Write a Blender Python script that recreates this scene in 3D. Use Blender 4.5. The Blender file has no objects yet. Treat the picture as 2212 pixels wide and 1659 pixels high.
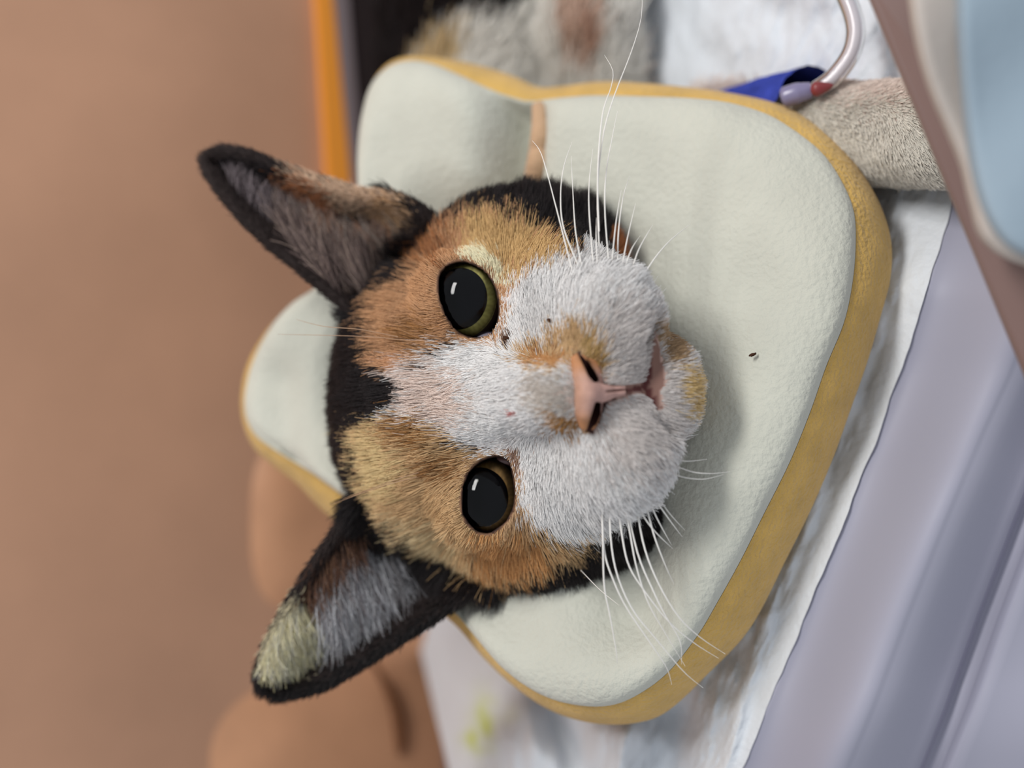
import bpy, math
import numpy as np
from mathutils import Vector, Matrix

rng = np.random.default_rng(11)
scene = bpy.context.scene
col_root = scene.collection

# ------------------------------------------------------------------ frame of the photograph
# cm frame fixed to the photograph: x image right, y image up, z towards the camera, origin 22 cm in front of the lens
FPX, D0, TH, FLOOR_H = 2200.0, 22.0, math.radians(35.0), -10.0
EX = np.array([0.0, -math.sin(TH), -math.cos(TH)])
EY = np.array([1.0, 0.0, 0.0])
EZ = np.array([0.0, -math.cos(TH), math.sin(TH)])
ORG = np.array([0.0, 0.0, -FLOOR_H * 0.01])
B3 = np.stack([EX, EY, EZ])
UPC = np.array([-math.cos(TH), 0.0, math.sin(TH)])      # world up in the cm frame

def W(p):
    return ORG + np.asarray(p, float) @ B3 * 0.01

def L(px, py, z):
    px, py, z = np.broadcast_arrays(np.asarray(px, float), np.asarray(py, float), np.asarray(z, float))
    s = (D0 - z) / FPX
    return np.stack([(px - 1106.0) * s, -(py - 829.5) * s, z], -1)

def PX(p):
    s = FPX / (D0 - p[..., 2])
    return 1106.0 + p[..., 0] * s, 829.5 - p[..., 1] * s

def on_height(px, py, h):
    """point of the pixel ray at height h cm above the floor"""
    px, py, h = np.broadcast_arrays(np.asarray(px, float), np.asarray(py, float), np.asarray(h, float))
    a = (px - 1106.0) / FPX
    z = (FLOOR_H + h + math.cos(TH) * a * D0) / (math.sin(TH) + math.cos(TH) * a)
    return L(px, py, z)

# ------------------------------------------------------------------ camera, world, light, exposure
cam_data = bpy.data.cameras.new('camera')
cam = bpy.data.objects.new('camera', cam_data)
col_root.objects.link(cam)
cam_data.sensor_width = 36.0
cam_data.lens = 36.0 * FPX / 2212.0
cam_data.clip_start = 0.005
cam_data.clip_end = 20
cpos = W([0, 0, D0])
cam.matrix_world = Matrix(((EX[0], EY[0], EZ[0], cpos[0]), (EX[1], EY[1], EZ[1], cpos[1]),
                           (EX[2], EY[2], EZ[2], cpos[2]), (0, 0, 0, 1)))
cam_data.dof.use_dof = True
cam_data.dof.focus_distance = 0.2185
cam_data.dof.aperture_fstop = 5.0
scene.camera = cam

world = bpy.data.worlds.new('world')
scene.world = world
world.use_nodes = True
bg = world.node_tree.nodes['Background']
bg.inputs[0].default_value = (0.88, 0.93, 1.0, 1)
bg.inputs[1].default_value = 0.58

key = bpy.data.lights.new('window_light', 'AREA')
key.shape = 'RECTANGLE'
key.size, key.size_y = 0.26, 0.085
key.energy = 2.3
key.color = (1.0, 0.985, 0.96)
key_o = bpy.data.objects.new('window_light', key)
col_root.objects.link(key_o)
kp = W(np.array([-0.58, 0.48, 0.66]) * 55.0)
kz = kp - W([1.5, 0, -1]); kz /= np.linalg.norm(kz)
kx = EY - kz * (EY @ kz); kx /= np.linalg.norm(kx)
ky = np.cross(kz, kx)
key_o.matrix_world = Matrix(((kx[0], ky[0], kz[0], kp[0]), (kx[1], ky[1], kz[1], kp[1]), (kx[2], ky[2], kz[2], kp[2]), (0, 0, 0, 1)))

scene.view_settings.view_transform = 'Standard'
scene.view_settings.look = 'None'
scene.view_settings.gamma = 1
scene.view_settings.use_curve_mapping = False
scene.view_settings.exposure = 0.0
scene.cycles.diffuse_bounces = 3
scene.cycles.glossy_bounces = 2
scene.cycles.max_bounces = 8

# ------------------------------------------------------------------ helpers
def lin(c):
    c = np.asarray(c, float) / 255.0
    return np.where(c <= 0.04045, c / 12.92, ((c + 0.055) / 1.055) ** 2.4)

def lin4(c):
    l = lin(c)
    return (float(l[0]), float(l[1]), float(l[2]), 1.0)

def noise3(p, scale, seed=0, octaves=2):
    """smooth pseudo noise from sines, about -1..1"""
    r = np.random.default_rng(seed)
    out = np.zeros(p.shape[:-1])
    amp, tot = 1.0, 0.0
    for o in range(octaves):
        acc = np.zeros(p.shape[:-1])
        for k in range(5):
            d = r.normal(size=p.shape[-1]); d /= np.linalg.norm(d)
            acc += np.sin((p @ d) * 6.283 / scale * r.uniform(0.7, 1.4) + r.uniform(0, 6.28))
        out += amp * acc / 2.6
        tot += amp
        amp *= 0.5
        scale *= 0.5
    return out / tot

MATS = {}
def mat(name, color=(128, 128, 128), rough=0.6, spec=0.3, bump=None, var=None, attr=None, sheen=0.0, trans=0.0, sss=0.0,
        stretch=(1, 1, 1)):
    if name in MATS:
        return MATS[name]
    m = bpy.data.materials.new(name)
    m.use_nodes = True
    nt = m.node_tree
    b = nt.nodes['Principled BSDF']
    b.inputs['Base Color'].default_value = lin4(color)
    b.inputs['Roughness'].default_value = rough
    b.inputs['Specular IOR Level'].default_value = spec
    b.inputs['Sheen Weight'].default_value = sheen
    b.inputs['Transmission Weight'].default_value = trans
    if sss:
        b.inputs['Subsurface Weight'].default_value = sss
        b.inputs['Subsurface Radius'].default_value = (0.004, 0.002, 0.001)
        b.inputs['Subsurface Scale'].default_value = 1.0
    src = None
    if attr:
        a = nt.nodes.new('ShaderNodeAttribute')
        a.attribute_name = attr
        src = a.outputs['Color']
    tc = mp = None
    if bump or var:
        tc = nt.nodes.new('ShaderNodeTexCoord')
        mp = nt.nodes.new('ShaderNodeMapping')
        mp.inputs['Scale'].default_value = stretch
        nt.links.new(tc.outputs['Object'], mp.inputs['Vector'])
    if var:
        scale, amount = var
        n = nt.nodes.new('ShaderNodeTexNoise')
        n.inputs['Scale'].default_value = scale
        n.inputs['Detail'].default_value = 4
        nt.links.new(mp.outputs[0], n.inputs['Vector'])
        mr = nt.nodes.new('ShaderNodeMapRange')
        mr.inputs[1].default_value = 0.3; mr.inputs[2].default_value = 0.7
        mr.inputs[3].default_value = 1 - amount; mr.inputs[4].default_value = 1 + amount
        nt.links.new(n.outputs['Fac'], mr.inputs[0])
        vm = nt.nodes.new('ShaderNodeVectorMath'); vm.operation = 'SCALE'
        if src is None:
            vm.inputs[0].default_value = lin4(color)[:3]
        else:
            nt.links.new(src, vm.inputs[0])
        nt.links.new(mr.outputs[0], vm.inputs['Scale'])
        src = vm.outputs[0]
    if src is not None:
        nt.links.new(src, b.inputs['Base Color'])
    if bump:
        scale, strength, dist = bump
        n = nt.nodes.new('ShaderNodeTexNoise')
        n.inputs['Scale'].default_value = scale
        n.inputs['Detail'].default_value = 5
        nt.links.new(mp.outputs[0], n.inputs['Vector'])
        bp = nt.nodes.new('ShaderNodeBump')
        bp.inputs['Strength'].default_value = strength
        bp.inputs['Distance'].default_value = dist
        nt.links.new(n.outputs['Fac'], bp.inputs['Height'])
        nt.links.new(bp.outputs[0], b.inputs['Normal'])
    MATS[name] = m
    return m

def shell_mat(name, tint, ior, rough):
    """clear thin shell: transparent with a mirror coat"""
    m = bpy.data.materials.new(name)
    m.use_nodes = True
    nt = m.node_tree
    nt.nodes.clear()
    out = nt.nodes.new('ShaderNodeOutputMaterial')
    mix = nt.nodes.new('ShaderNodeMixShader')
    fr = nt.nodes.new('ShaderNodeFresnel'); fr.inputs['IOR'].default_value = ior
    tr = nt.nodes.new('ShaderNodeBsdfTransparent'); tr.inputs[0].default_value = tint
    gl = nt.nodes.new('ShaderNodeBsdfGlossy'); gl.inputs['Roughness'].default_value = rough
    nt.links.new(fr.outputs[0], mix.inputs[0])
    nt.links.new(tr.outputs[0], mix.inputs[1])
    nt.links.new(gl.outputs[0], mix.inputs[2])
    nt.links.new(mix.outputs[0], out.inputs[0])
    return m

def base_loc(parent):
    loc = np.zeros(3)
    while parent is not None:
        loc += np.array(parent.location)
        parent = parent.parent
    return loc

def empty(name, cm, label, cat, group=None):
    o = bpy.data.objects.new(name, None)
    col_root.objects.link(o)
    o.location = W(cm)
    o.empty_display_size = 0.01
    o['label'] = label; o['category'] = cat
    if group:
        o['group'] = group
    return o

def build(name, verts, faces, m, parent=None, smooth=True, cm=True, vcol=None, loc=None):
    """one mesh object; verts in the cm frame (or world metres), coloured by an optional per vertex attribute"""
    v = W(verts) if cm else np.asarray(verts, float)
    if parent is not None:
        v = v - base_loc(parent)
    elif loc is not None:
        v = v - np.asarray(loc)
    me = bpy.data.meshes.new(name)
    faces = np.asarray(faces) if not isinstance(faces, list) else faces
    me.from_pydata(v.tolist(), [], faces.tolist() if isinstance(faces, np.ndarray) else faces)
    me.update()
    if smooth:
        me.polygons.foreach_set('use_smooth', np.ones(len(me.polygons), bool))
    if vcol is not None:
        a = me.attributes.new('col', 'FLOAT_COLOR', 'POINT')
        a.data.foreach_set('color', np.concatenate([vcol, np.ones((len(vcol), 1))], 1).astype(np.float32).ravel())
    me.materials.append(m)
    o = bpy.data.objects.new(name, me)
    col_root.objects.link(o)
    if parent is not None:
        o.parent = parent
    elif loc is not None:
        o.location = loc
    return o

def tag(o, label=None, cat=None, group=None, kind=None):
    if label: o['label'] = label
    if cat: o['category'] = cat
    if group: o['group'] = group
    if kind: o['kind'] = kind
    return o

def grid_faces(nu, nv, close_u=False, close_v=False):
    f = []
    for i in range(nu if close_u else nu - 1):
        for j in range(nv if close_v else nv - 1):
            i2, j2 = (i + 1) % nu, (j + 1) % nv
            f.append((i * nv + j, i2 * nv + j, i2 * nv + j2, i * nv + j2))
    return f

def spline(pts, n, closed=False):
    """Catmull-Rom through the rows of pts"""
    p = np.asarray(pts, float)
    m = len(p)
    t = np.linspace(0, m if closed else m - 1, n, endpoint=not closed)
    i = np.floor(t).astype(int)
    if not closed:
        i = np.minimum(i, m - 2)
    u = (t - i)[:, None]
    def g(k):
        return p[k % m] if closed else p[np.clip(k, 0, m - 1)]
    a, b, c, d = g(i - 1), g(i), g(i + 1), g(i + 2)
    return 0.5 * ((2 * b) + (-a + c) * u + (2 * a - 5 * b + 4 * c - d) * u ** 2 + (-a + 3 * b - 3 * c + d) * u ** 3)

def tube(path, radii, sides=8, caps=True):
    path = np.asarray(path, float)
    n = len(path)
    radii = np.broadcast_to(np.asarray(radii, float), (n,))
    tan = np.gradient(path, axis=0)
    tan /= np.linalg.norm(tan, axis=1)[:, None] + 1e-12
    ref = np.array([0.31, 0.22, 0.92])
    a = np.cross(tan, ref); a /= np.linalg.norm(a, axis=1)[:, None] + 1e-12
    b = np.cross(tan, a)
    ang = np.arange(sides) / sides * 2 * math.pi
    v = path[:, None, :] + radii[:, None, None] * (np.cos(ang)[None, :, None] * a[:, None, :] + np.sin(ang)[None, :, None] * b[:, None, :])
    f = grid_faces(n, sides, close_v=True)
    if caps:
        f = f + [tuple(range(sides))[::-1], tuple((n - 1) * sides + k for k in range(sides))]
    return v.reshape(-1, 3), f

def sstep(a, b, x):
    t = np.clip((x - a) / (b - a), 0, 1)
    return t * t * (3 - 2 * t)

def box(lo, hi):
    x0, y0, z0 = lo; x1, y1, z1 = hi
    v = [(x0, y0, z0), (x1, y0, z0), (x1, y1, z0), (x0, y1, z0), (x0, y0, z1), (x1, y0, z1), (x1, y1, z1), (x0, y1, z1)]
    f = [(0, 3, 2, 1), (4, 5, 6, 7), (0, 1, 5, 4), (1, 2, 6, 5), (2, 3, 7, 6), (3, 0, 4, 7)]
    return np.array(v, float), f

# ---- signed distances, surface nets -----------------------------------------------------------
def smin(a, b, k):
    h = np.maximum(k - np.abs(a - b), 0.0) / k
    return np.minimum(a, b) - h * h * k * 0.25

def smax(a, b, k):
    return -smin(-a, -b, k)

def sd_ell(P, c, r, rot=0.0):
    x, y, z = P[0] - c[0], P[1] - c[1], P[2] - c[2]
    if rot:
        cs, sn = math.cos(rot), math.sin(rot)
        x, y = cs * x + sn * y, -sn * x + cs * y
    k0 = np.sqrt((x / r[0]) ** 2 + (y / r[1]) ** 2 + (z / r[2]) ** 2)
    k1 = np.sqrt((x / r[0] ** 2) ** 2 + (y / r[1] ** 2) ** 2 + (z / r[2] ** 2) ** 2) + 1e-9
    return (k0 * (k0 - 1.0) / k1).astype(np.float32)

def sd_cone(P, a, b, ra, rb):
    a = np.asarray(a, float); b = np.asarray(b, float)
    d = b - a
    t = np.clip(((P[0] - a[0]) * d[0] + (P[1] - a[1]) * d[1] + (P[2] - a[2]) * d[2]) / (d @ d), 0, 1)
    q = np.sqrt((P[0] - a[0] - t * d[0]) ** 2 + (P[1] - a[1] - t * d[1]) ** 2 + (P[2] - a[2] - t * d[2]) ** 2)
    return (q - (ra + (rb - ra) * t)).astype(np.float32)

def poly_sd(px, py, poly):
    """signed distance to a polygon, negative inside"""
    poly = np.asarray(poly, float)
    n = len(poly)
    d = np.full(px.shape, 1e9)
    inside = np.zeros(px.shape, bool)
    for i in range(n):
        x1, y1 = poly[i]; x2, y2 = poly[(i + 1) % n]
        ex, ey = x2 - x1, y2 - y1
        t = np.clip(((px - x1) * ex + (py - y1) * ey) / (ex * ex + ey * ey + 1e-12), 0, 1)
        d = np.minimum(d, (px - x1 - t * ex) ** 2 + (py - y1 - t * ey) ** 2)
        c = ((y1 > py) != (y2 > py))
        with np.errstate(divide='ignore', invalid='ignore'):
            xi = x1 + (py - y1) / (y2 - y1 + (1e-12 if y2 == y1 else 0)) * ex
        inside ^= c & (px < xi)
    return np.where(inside, -np.sqrt(d), np.sqrt(d))

def surface_nets(f, gx, gy, gz):
    ins = f < 0
    nx, ny, nz = f.shape
    cs = np.zeros((nx - 1, ny - 1, nz - 1), np.int8)
    for di in (0, 1):
        for dj in (0, 1):
            for dk in (0, 1):
                cs += ins[di:nx - 1 + di, dj:ny - 1 + dj, dk:nz - 1 + dk]
    act = (cs > 0) & (cs < 8)
    I, J, K = np.nonzero(act)
    vid = np.full(act.shape, -1, np.int64)
    vid[I, J, K] = np.arange(len(I))
    acc = np.zeros((len(I), 3)); cnt = np.zeros(len(I))
    G = (gx, gy, gz)
    base = (I, J, K)
    for ax in range(3):
        for o1 in (0, 1):
            for o2 in (0, 1):
                off = [0, 0, 0]
                oth = [a for a in range(3) if a != ax]
                off[oth[0]], off[oth[1]] = o1, o2
                p = [base[a] + off[a] for a in range(3)]
                q = list(p); q[ax] = q[ax] + 1
                fa, fb = f[p[0], p[1], p[2]], f[q[0], q[1], q[2]]
                m = (fa < 0) != (fb < 0)
                t = np.where(m, fa / np.where(m, fa - fb, 1), 0)
                pos = np.stack([G[a][p[a]] for a in range(3)], 1).astype(float)
                pos[:, ax] += t * (G[ax][q[ax]] - G[ax][p[ax]])
                acc[m] += pos[m]; cnt[m] += 1
    V = acc / np.maximum(cnt, 1)[:, None]
    F = []
    for ax in range(3):
        a, b = [(1, 2), (2, 0), (0, 1)][ax]
        sl0 = [slice(None)] * 3; sl1 = [slice(None)] * 3
        sl0[ax] = slice(0, f.shape[ax] - 1); sl1[ax] = slice(1, f.shape[ax])
        s0, s1 = ins[tuple(sl0)], ins[tuple(sl1)]
        e = np.nonzero(s0 != s1)
        e = [np.asarray(t) for t in e]
        ok = (e[a] > 0) & (e[b] > 0) & (e[a] < f.shape[a] - 1) & (e[b] < f.shape[b] - 1)
        e = [t[ok] for t in e]
        flip = ~s0[e[0], e[1], e[2]]
        def cell(da, db):
            c = [t.copy() for t in e]
            c[a] = c[a] + da; c[b] = c[b] + db
            return vid[c[0], c[1], c[2]]
        q = np.stack([cell(-1, -1), cell(0, -1), cell(0, 0), cell(-1, 0)], 1)
        q[flip] = q[flip][:, ::-1]
        F.append(q)
    return V, np.concatenate(F)

def vert_normals(V, F):
    n = np.zeros_like(V)
    fn = np.cross(V[F[:, 2]] - V[F[:, 0]], V[F[:, 3]] - V[F[:, 1]])
    for k in range(4):
        np.add.at(n, F[:, k], fn)
    return n / (np.linalg.norm(n, axis=1)[:, None] + 1e-12)

def scatter(V, F, N, count, weight=None):
    """random points on quads: position, normal"""
    T = np.concatenate([F[:, [0, 1, 2]], F[:, [0, 2, 3]]])
    a = 0.5 * np.linalg.norm(np.cross(V[T[:, 1]] - V[T[:, 0]], V[T[:, 2]] - V[T[:, 0]]), axis=1)
    if weight is not None:
        a = a * weight(V[T].mean(1), N[T].mean(1))
    idx = rng.choice(len(T), count, p=a / a.sum())
    u = rng.random((count, 2))
    fl = u.sum(1) > 1
    u[fl] = 1 - u[fl]
    t = T[idx]
    w0 = 1 - u[:, 0] - u[:, 1]
    def itp(X):
        return X[t[:, 0]] * w0[:, None] + X[t[:, 1]] * u[:, :1] + X[t[:, 2]] * u[:, 1:]
    n = itp(N)
    return itp(V), n / (np.linalg.norm(n, axis=1)[:, None] + 1e-12)

def hair(name, pts, rad_root, rad_tip, colors, m, parent, dark_root=0.72):
    """pts (n, k, 3) in the cm frame"""
    n, k, _ = pts.shape
    w = (W(pts.reshape(-1, 3)) - base_loc(parent)).astype(np.float32)
    hc = bpy.data.hair_curves.new(name)
    hc.add_curves([k] * n)
    hc.points.foreach_set('position', w.ravel())
    u = np.linspace(0, 1, k)
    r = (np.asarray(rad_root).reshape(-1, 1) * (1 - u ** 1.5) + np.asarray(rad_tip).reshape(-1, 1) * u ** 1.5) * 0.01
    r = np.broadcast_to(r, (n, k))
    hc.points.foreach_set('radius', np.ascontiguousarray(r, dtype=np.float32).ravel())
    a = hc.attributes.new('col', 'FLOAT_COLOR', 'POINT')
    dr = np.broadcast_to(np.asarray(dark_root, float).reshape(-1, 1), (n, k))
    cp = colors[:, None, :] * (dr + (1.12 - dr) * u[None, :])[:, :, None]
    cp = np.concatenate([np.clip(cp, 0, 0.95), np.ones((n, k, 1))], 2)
    a.data.foreach_set('color', cp.astype(np.float32).ravel())
    hc.materials.append(m)
    o = bpy.data.objects.new(name, hc)
    col_root.objects.link(o)
    o.parent = parent
    o['kind'] = 'stuff'
    return o

def hair_points(root, d0, d1, length, k=6):
    u = np.linspace(0, 1, k)[None, :, None]
    return root[:, None, :] + length[:, None, None] * (u * d0[:, None, :] + 0.5 * u * u * (d1 - d0)[:, None, :])

def unit(v):
    return v / (np.linalg.norm(v, axis=-1, keepdims=True) + 1e-12)

# ------------------------------------------------------------------ the setting: tan plastic carrier
M_TAN = mat('tan_plastic', (190, 146, 118), rough=0.5, spec=0.3, var=(14, 0.10), bump=(300, 0.04, 0.001))
M_TAN2 = mat('tan_plastic_moulded', (200, 148, 112), rough=0.5, spec=0.3, var=(30, 0.12))
M_LIT_ORANGE = mat('lip_lit_orange', (245, 158, 58), rough=0.5, spec=0.3)  # orange light along the lip edge put into its colour
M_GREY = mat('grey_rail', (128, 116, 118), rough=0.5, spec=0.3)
M_DARK = mat('recess_shade', (44, 36, 36), rough=0.8, spec=0.1)  # shade of the recess put into the colour of a flat panel
M_TAUPE = mat('taupe_plastic', (128, 104, 98), rough=0.3, spec=0.5, var=(20, 0.08))

v, f = box((-0.9, float(W(on_height(1900, 829.5, 0.0))[1]), -0.02), (0.9, 0.55, -0.0025))
tag(build('floor', v, f, M_TAUPE, cm=False, smooth=False), 'plain plastic floor under the white pad', kind='structure')

base = W(on_height(930, 829.5, 0.0))
YW = float(base[1])
def wall_pt(px, py, off=0.0):
    """world point of the pixel ray on the wall plane moved off metres to the camera"""
    px = np.asarray(px, float); py = np.asarray(py, float)
    d = (L(px, py, 0.0) - np.array([0, 0, D0])) @ B3
    t = (YW - off - cpos[1]) / d[..., 1]
    return cpos + d * t[..., None]
v, f = box((-0.9, YW, -0.02), (0.9, YW + 0.02, 0.62))
wall = tag(build('wall_back', v, f, M_TAN, cm=False, smooth=False), 'smooth tan plastic wall behind the cat', kind='structure')

def wall_strip(name, pxa0, pxa1, pxb0, pxb1, pya, pyb, depth, m, parent=None):
    """a raised strip of the wall between two slightly slanted lines"""
    q = [wall_pt(pxa0, pya), wall_pt(pxa1, pya), wall_pt(pxb1, pyb), wall_pt(pxb0, pyb)]
    q = np.array(q)
    top = q.copy(); top[:, 1] -= depth
    c = top.mean(0)
    top = c + (top - c) * np.array([0.999, 1, 0.99])
    q[:, 1] += 0.001
    vv = np.concatenate([q, top])
    ff = [(4, 5, 6, 7), (0, 1, 5, 4), (1, 2, 6, 5), (2, 3, 7, 6), (3, 0, 4, 7)]
    return build(name, vv, ff, m, parent, smooth=False, cm=False)
wall_strip('lip', 650, 668, 722, 780, -420, 700, 0.004, M_LIT_ORANGE, wall)
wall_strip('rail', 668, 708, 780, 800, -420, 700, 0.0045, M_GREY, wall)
wall_strip('recess_shade_panel', 708, 935, 800, 935, -420, 760, 0.003, M_DARK, wall)

# moulded bulges of the wall
def bulge(cx, cy, rx, ry, h, rot=0.0):
    nu, nv = 48, 14
    th = np.linspace(0, 2 * math.pi, nu, endpoint=False)
    r = np.linspace(0, 1, nv)
    R, T = np.meshgrid(r, th)
    sq = 1.0 / (np.abs(np.cos(T)) ** 3 + np.abs(np.sin(T)) ** 3) ** (1 / 3)
    x, y = R * sq * np.cos(T) * rx, R * sq * np.sin(T) * ry
    cs, sn = math.cos(rot), math.sin(rot)
    p = wall_pt(cx + cs * x - sn * y, cy + sn * x + cs * y)
    p[..., 1] -= h * np.clip(1 - R ** 3, 0, 1) - 0.0003
    return p.reshape(-1, 3), [q[::-1] for q in grid_faces(nu, nv, close_u=True)]
v, f = bulge(650, 1130, 110, 190, 0.007)
build('moulded_bulge', v, f, M_TAN2, wall, cm=False)
v, f = bulge(760, 1690, 300, 260, 0.010, -0.25)
build('moulded_bulge', v, f, M_TAN2, wall, cm=False)
v, f = bulge(880, 1330, 120, 150, 0.006, -0.4)
build('moulded_bulge', v, f, M_TAN2, wall, cm=False)
cr = spline(np.stack([wall_pt(x, y, 0.0105) for x, y in [(795, 1415), (830, 1470), (856, 1530), (866, 1600), (864, 1630)]]), 20)
v, f = tube(cr, np.linspace(0.0012, 0.0030, 20) * np.sin(np.linspace(0.3, 2.9, 20)) + 0.0003, 8)
build('moulded_groove', v, f, mat('groove_shade', (110, 70, 44), rough=0.6, spec=0.2), wall, cm=False)  # crease drawn as a raised tube, its shade put into the dark colour

# front wall: glossy taupe slab whose edge crosses the upper right of the picture
edge_a, edge_b = (1862, -40), (2232, 860)
def front_quad(z0, z1, thick):
    a, b = L(*edge_a, z0), L(*edge_b, z0)
    c, d = L(2560, 900, z1), L(2560, -60, z1)
    top = np.array([a, b, c, d])
    n = unit(np.cross(b - a, d - a))
    if n[2] < 0: n = -n
    return np.concatenate([top, top - n * thick])
v = front_quad(3.4, 5.2, 0.5)
fw = build('wall_front', v, [(0, 1, 2, 3), (7, 6, 5, 4), (0, 4, 5, 1), (1, 5, 6, 2), (2, 6, 7, 3), (3, 7, 4, 0)], M_TAUPE, smooth=False)
bv = fw.modifiers.new('bevel', 'BEVEL'); bv.width = 0.0012; bv.segments = 3
tag(fw, 'glossy taupe plastic rim in front of the cat', kind='structure')

# ------------------------------------------------------------------ folded cloth over the front rim
cloth = empty('folded_cloth', L(2140, 300, 6.2), 'pale folded cloth lying on the glossy taupe rim', 'cloth')
def cloth_layer(name, left, z_edge, z_in, m):
    """rounded soft sheet whose near edge follows a line; right side runs out of the picture"""
    e = spline(left, 40)
    nv = 16
    rows = []
    for k in range(nv):
        t = k / (nv - 1)
        ang = t * math.pi * 0.5
        px = e[:, 0] + (2520 - e[:, 0]) * max(0.0, (t - 0.35) / 0.65) ** 1.3 + 26 * min(t / 0.35, 1) * 0.6
        py = e[:, 1] + (-150 - e[:, 1]) * 0.35 * max(0.0, (t - 0.35) / 0.65)
        z = z_edge + (z_in - z_edge) * math.sin(min(t / 0.35, 1) * math.pi / 2) + 0.12 * np.sin(e[:, 1] / 90.0 + t * 4)
        rows.append(L(px, py, z))
    v = np.stack(rows, 1).reshape(-1, 3)
    return build(name, v, [q[::-1] for q in grid_faces(40, nv)], m, cloth)
M_CLOTH1 = mat('cream_cloth', (192, 182, 174), rough=0.9, spec=0.1, bump=(500, 0.15, 0.001))
M_CLOTH2 = mat('blue_white_cloth', (152, 168, 180), rough=0.9, spec=0.1, bump=(500, 0.15, 0.001))
cloth_layer('lower_layer', [(1948, -160), (1958, -20), (1975, 90), (2003, 190), (2040, 280), (2072, 360), (2092, 440), (2120, 520), (2200, 570), (2330, 590)], 4.5, 5.6, M_CLOTH1)
cloth_layer('upper_layer', [(2058, -160), (2062, -20), (2070, 130), (2082, 270), (2098, 380), (2122, 460), (2160, 520), (2210, 550), (2300, 565), (2420, 570)], 5.6, 6.5, M_CLOTH2)

# ------------------------------------------------------------------ absorbent pad
pad = empty('absorbent_pad', on_height(1500, 829.5, 0.0), 'white quilted absorbent pad with a plastic film margin under the cat', 'pad')
A_LINE = np.array([(2330, -420), (2200, 60), (2110, 300), (2060, 430), (2010, 600), (1960, 760), (1900, 930), (1830, 1110), (1760, 1280), (1690, 1450), (1612, 1640), (1480, 1960)], float)
B_LINE = np.array([(2640, -420), (2460, 100), (2330, 450), (2240, 660), (2180, 810), (2120, 940), (2040, 1130), (1960, 1330), (1885, 1530), (1830, 1659), (1720, 1960)], float)
def at_y(line, y):
    return np.interp(y, line[:, 1], line[:, 0])
def pad_h(px, py, wrs=1.0):
    p = np.stack([px, py], -1)
    h = 0.25 + 4.4 * sstep(760, 1640, py) * sstep(880, 1250, px + 0.2 * (py - 1200))
    h = h + 1.6 * sstep(380, 650, py) * sstep(1450, 1800, px + 0.35 * (py - 700)) * (1 - sstep(1000, 1480, py))
    h = h + 1.6 * sstep(1350, 1650, py) * (1 - sstep(1000, 1250, px))
    wr = noise3(p, 210, 3, 3) * 0.16 + noise3(p * np.array([1.0, 0.45]), 70, 5, 3) * 0.075
    al = (px * 0.92 + py * 0.39)
    rid = 1 - np.abs(noise3(np.stack([al, (py * 0.92 - px * 0.39) * 0.28], -1), 60, 15, 3))
    wr = wr + 0.11 * (rid.clip(0, 1) ** 4) * sstep(1250, 1500, px + 0.2 * (py - 900))
    # folds at the image bottom
    for (x0, y0, x1, y1, w, a) in [(1180, 1500, 1270, 1700, 34, -0.9), (1450, 1540, 1420, 1720, 50, -1.1), (1350, 1580, 1330, 1720, 26, 0.6), (1300, 1590, 1240, 1720, 30, 0.4), (990, 1440, 1010, 1700, 60, 0.35),
                                   (1660, 1330, 1560, 1700, 16, 0.22), (1900, 700, 1700, 1250, 13, 0.12), (1980, 520, 1860, 880, 10, -0.10)]:
        d = np.array([x1 - x0, y1 - y0], float); l = np.linalg.norm(d); d /= l
        t = np.clip((px - x0) * d[0] + (py - y0) * d[1], 0, l)
        q = (px - x0 - t * d[0]) ** 2 + (py - y0 - t * d[1]) ** 2
        wr = wr + a * np.exp(-q / w ** 2)
    return h + wr * wrs
nu, nv = 170, 230
py = np.linspace(-420, 1960, nu)
U, Vv = np.meshgrid(np.linspace(0, 1, nv), py)
ax = at_y(A_LINE, Vv) + 4 * noise3(Vv[..., None] * np.array([1.0]), 230, 61, 3)
lx = np.interp(Vv, [1330, 1390, 1659, 1960], [885, 905, 968, 1030])
Xp = lx + (ax - lx) * U
P = on_height(Xp, Vv, pad_h(Xp, Vv, 1 - 0.93 * sstep(0.90, 0.985, U)))
shade = np.ones((nu, nv, 3)) * lin((224, 228, 233))
st = np.exp(-(((Xp - 1045) / 26) ** 2 + ((Vv - 1560) / 60) ** 2)) + 0.7 * np.exp(-(((Xp - 1015) / 22) ** 2 + ((Vv - 1600) / 26) ** 2)) + 0.3 * np.exp(-(((Xp - 1105) / 20) ** 2 + ((Vv - 1545) / 24) ** 2))
st = np.clip(st * (0.75 + 0.5 * noise3(np.stack([Xp, Vv], -1), 50, 9, 2)), 0, 1)[..., None]
shade = shade * (1 - st) + lin((205, 214, 120)) * st
M_PAD = mat('pad_nonwoven', attr='col', rough=0.85, spec=0.2, bump=(420, 0.5, 0.0012))
build('nonwoven_sheet', P.reshape(-1, 3), [q[::-1] for q in grid_faces(nu, nv)], M_PAD, pad, vcol=shade.reshape(-1, 3))
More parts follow.
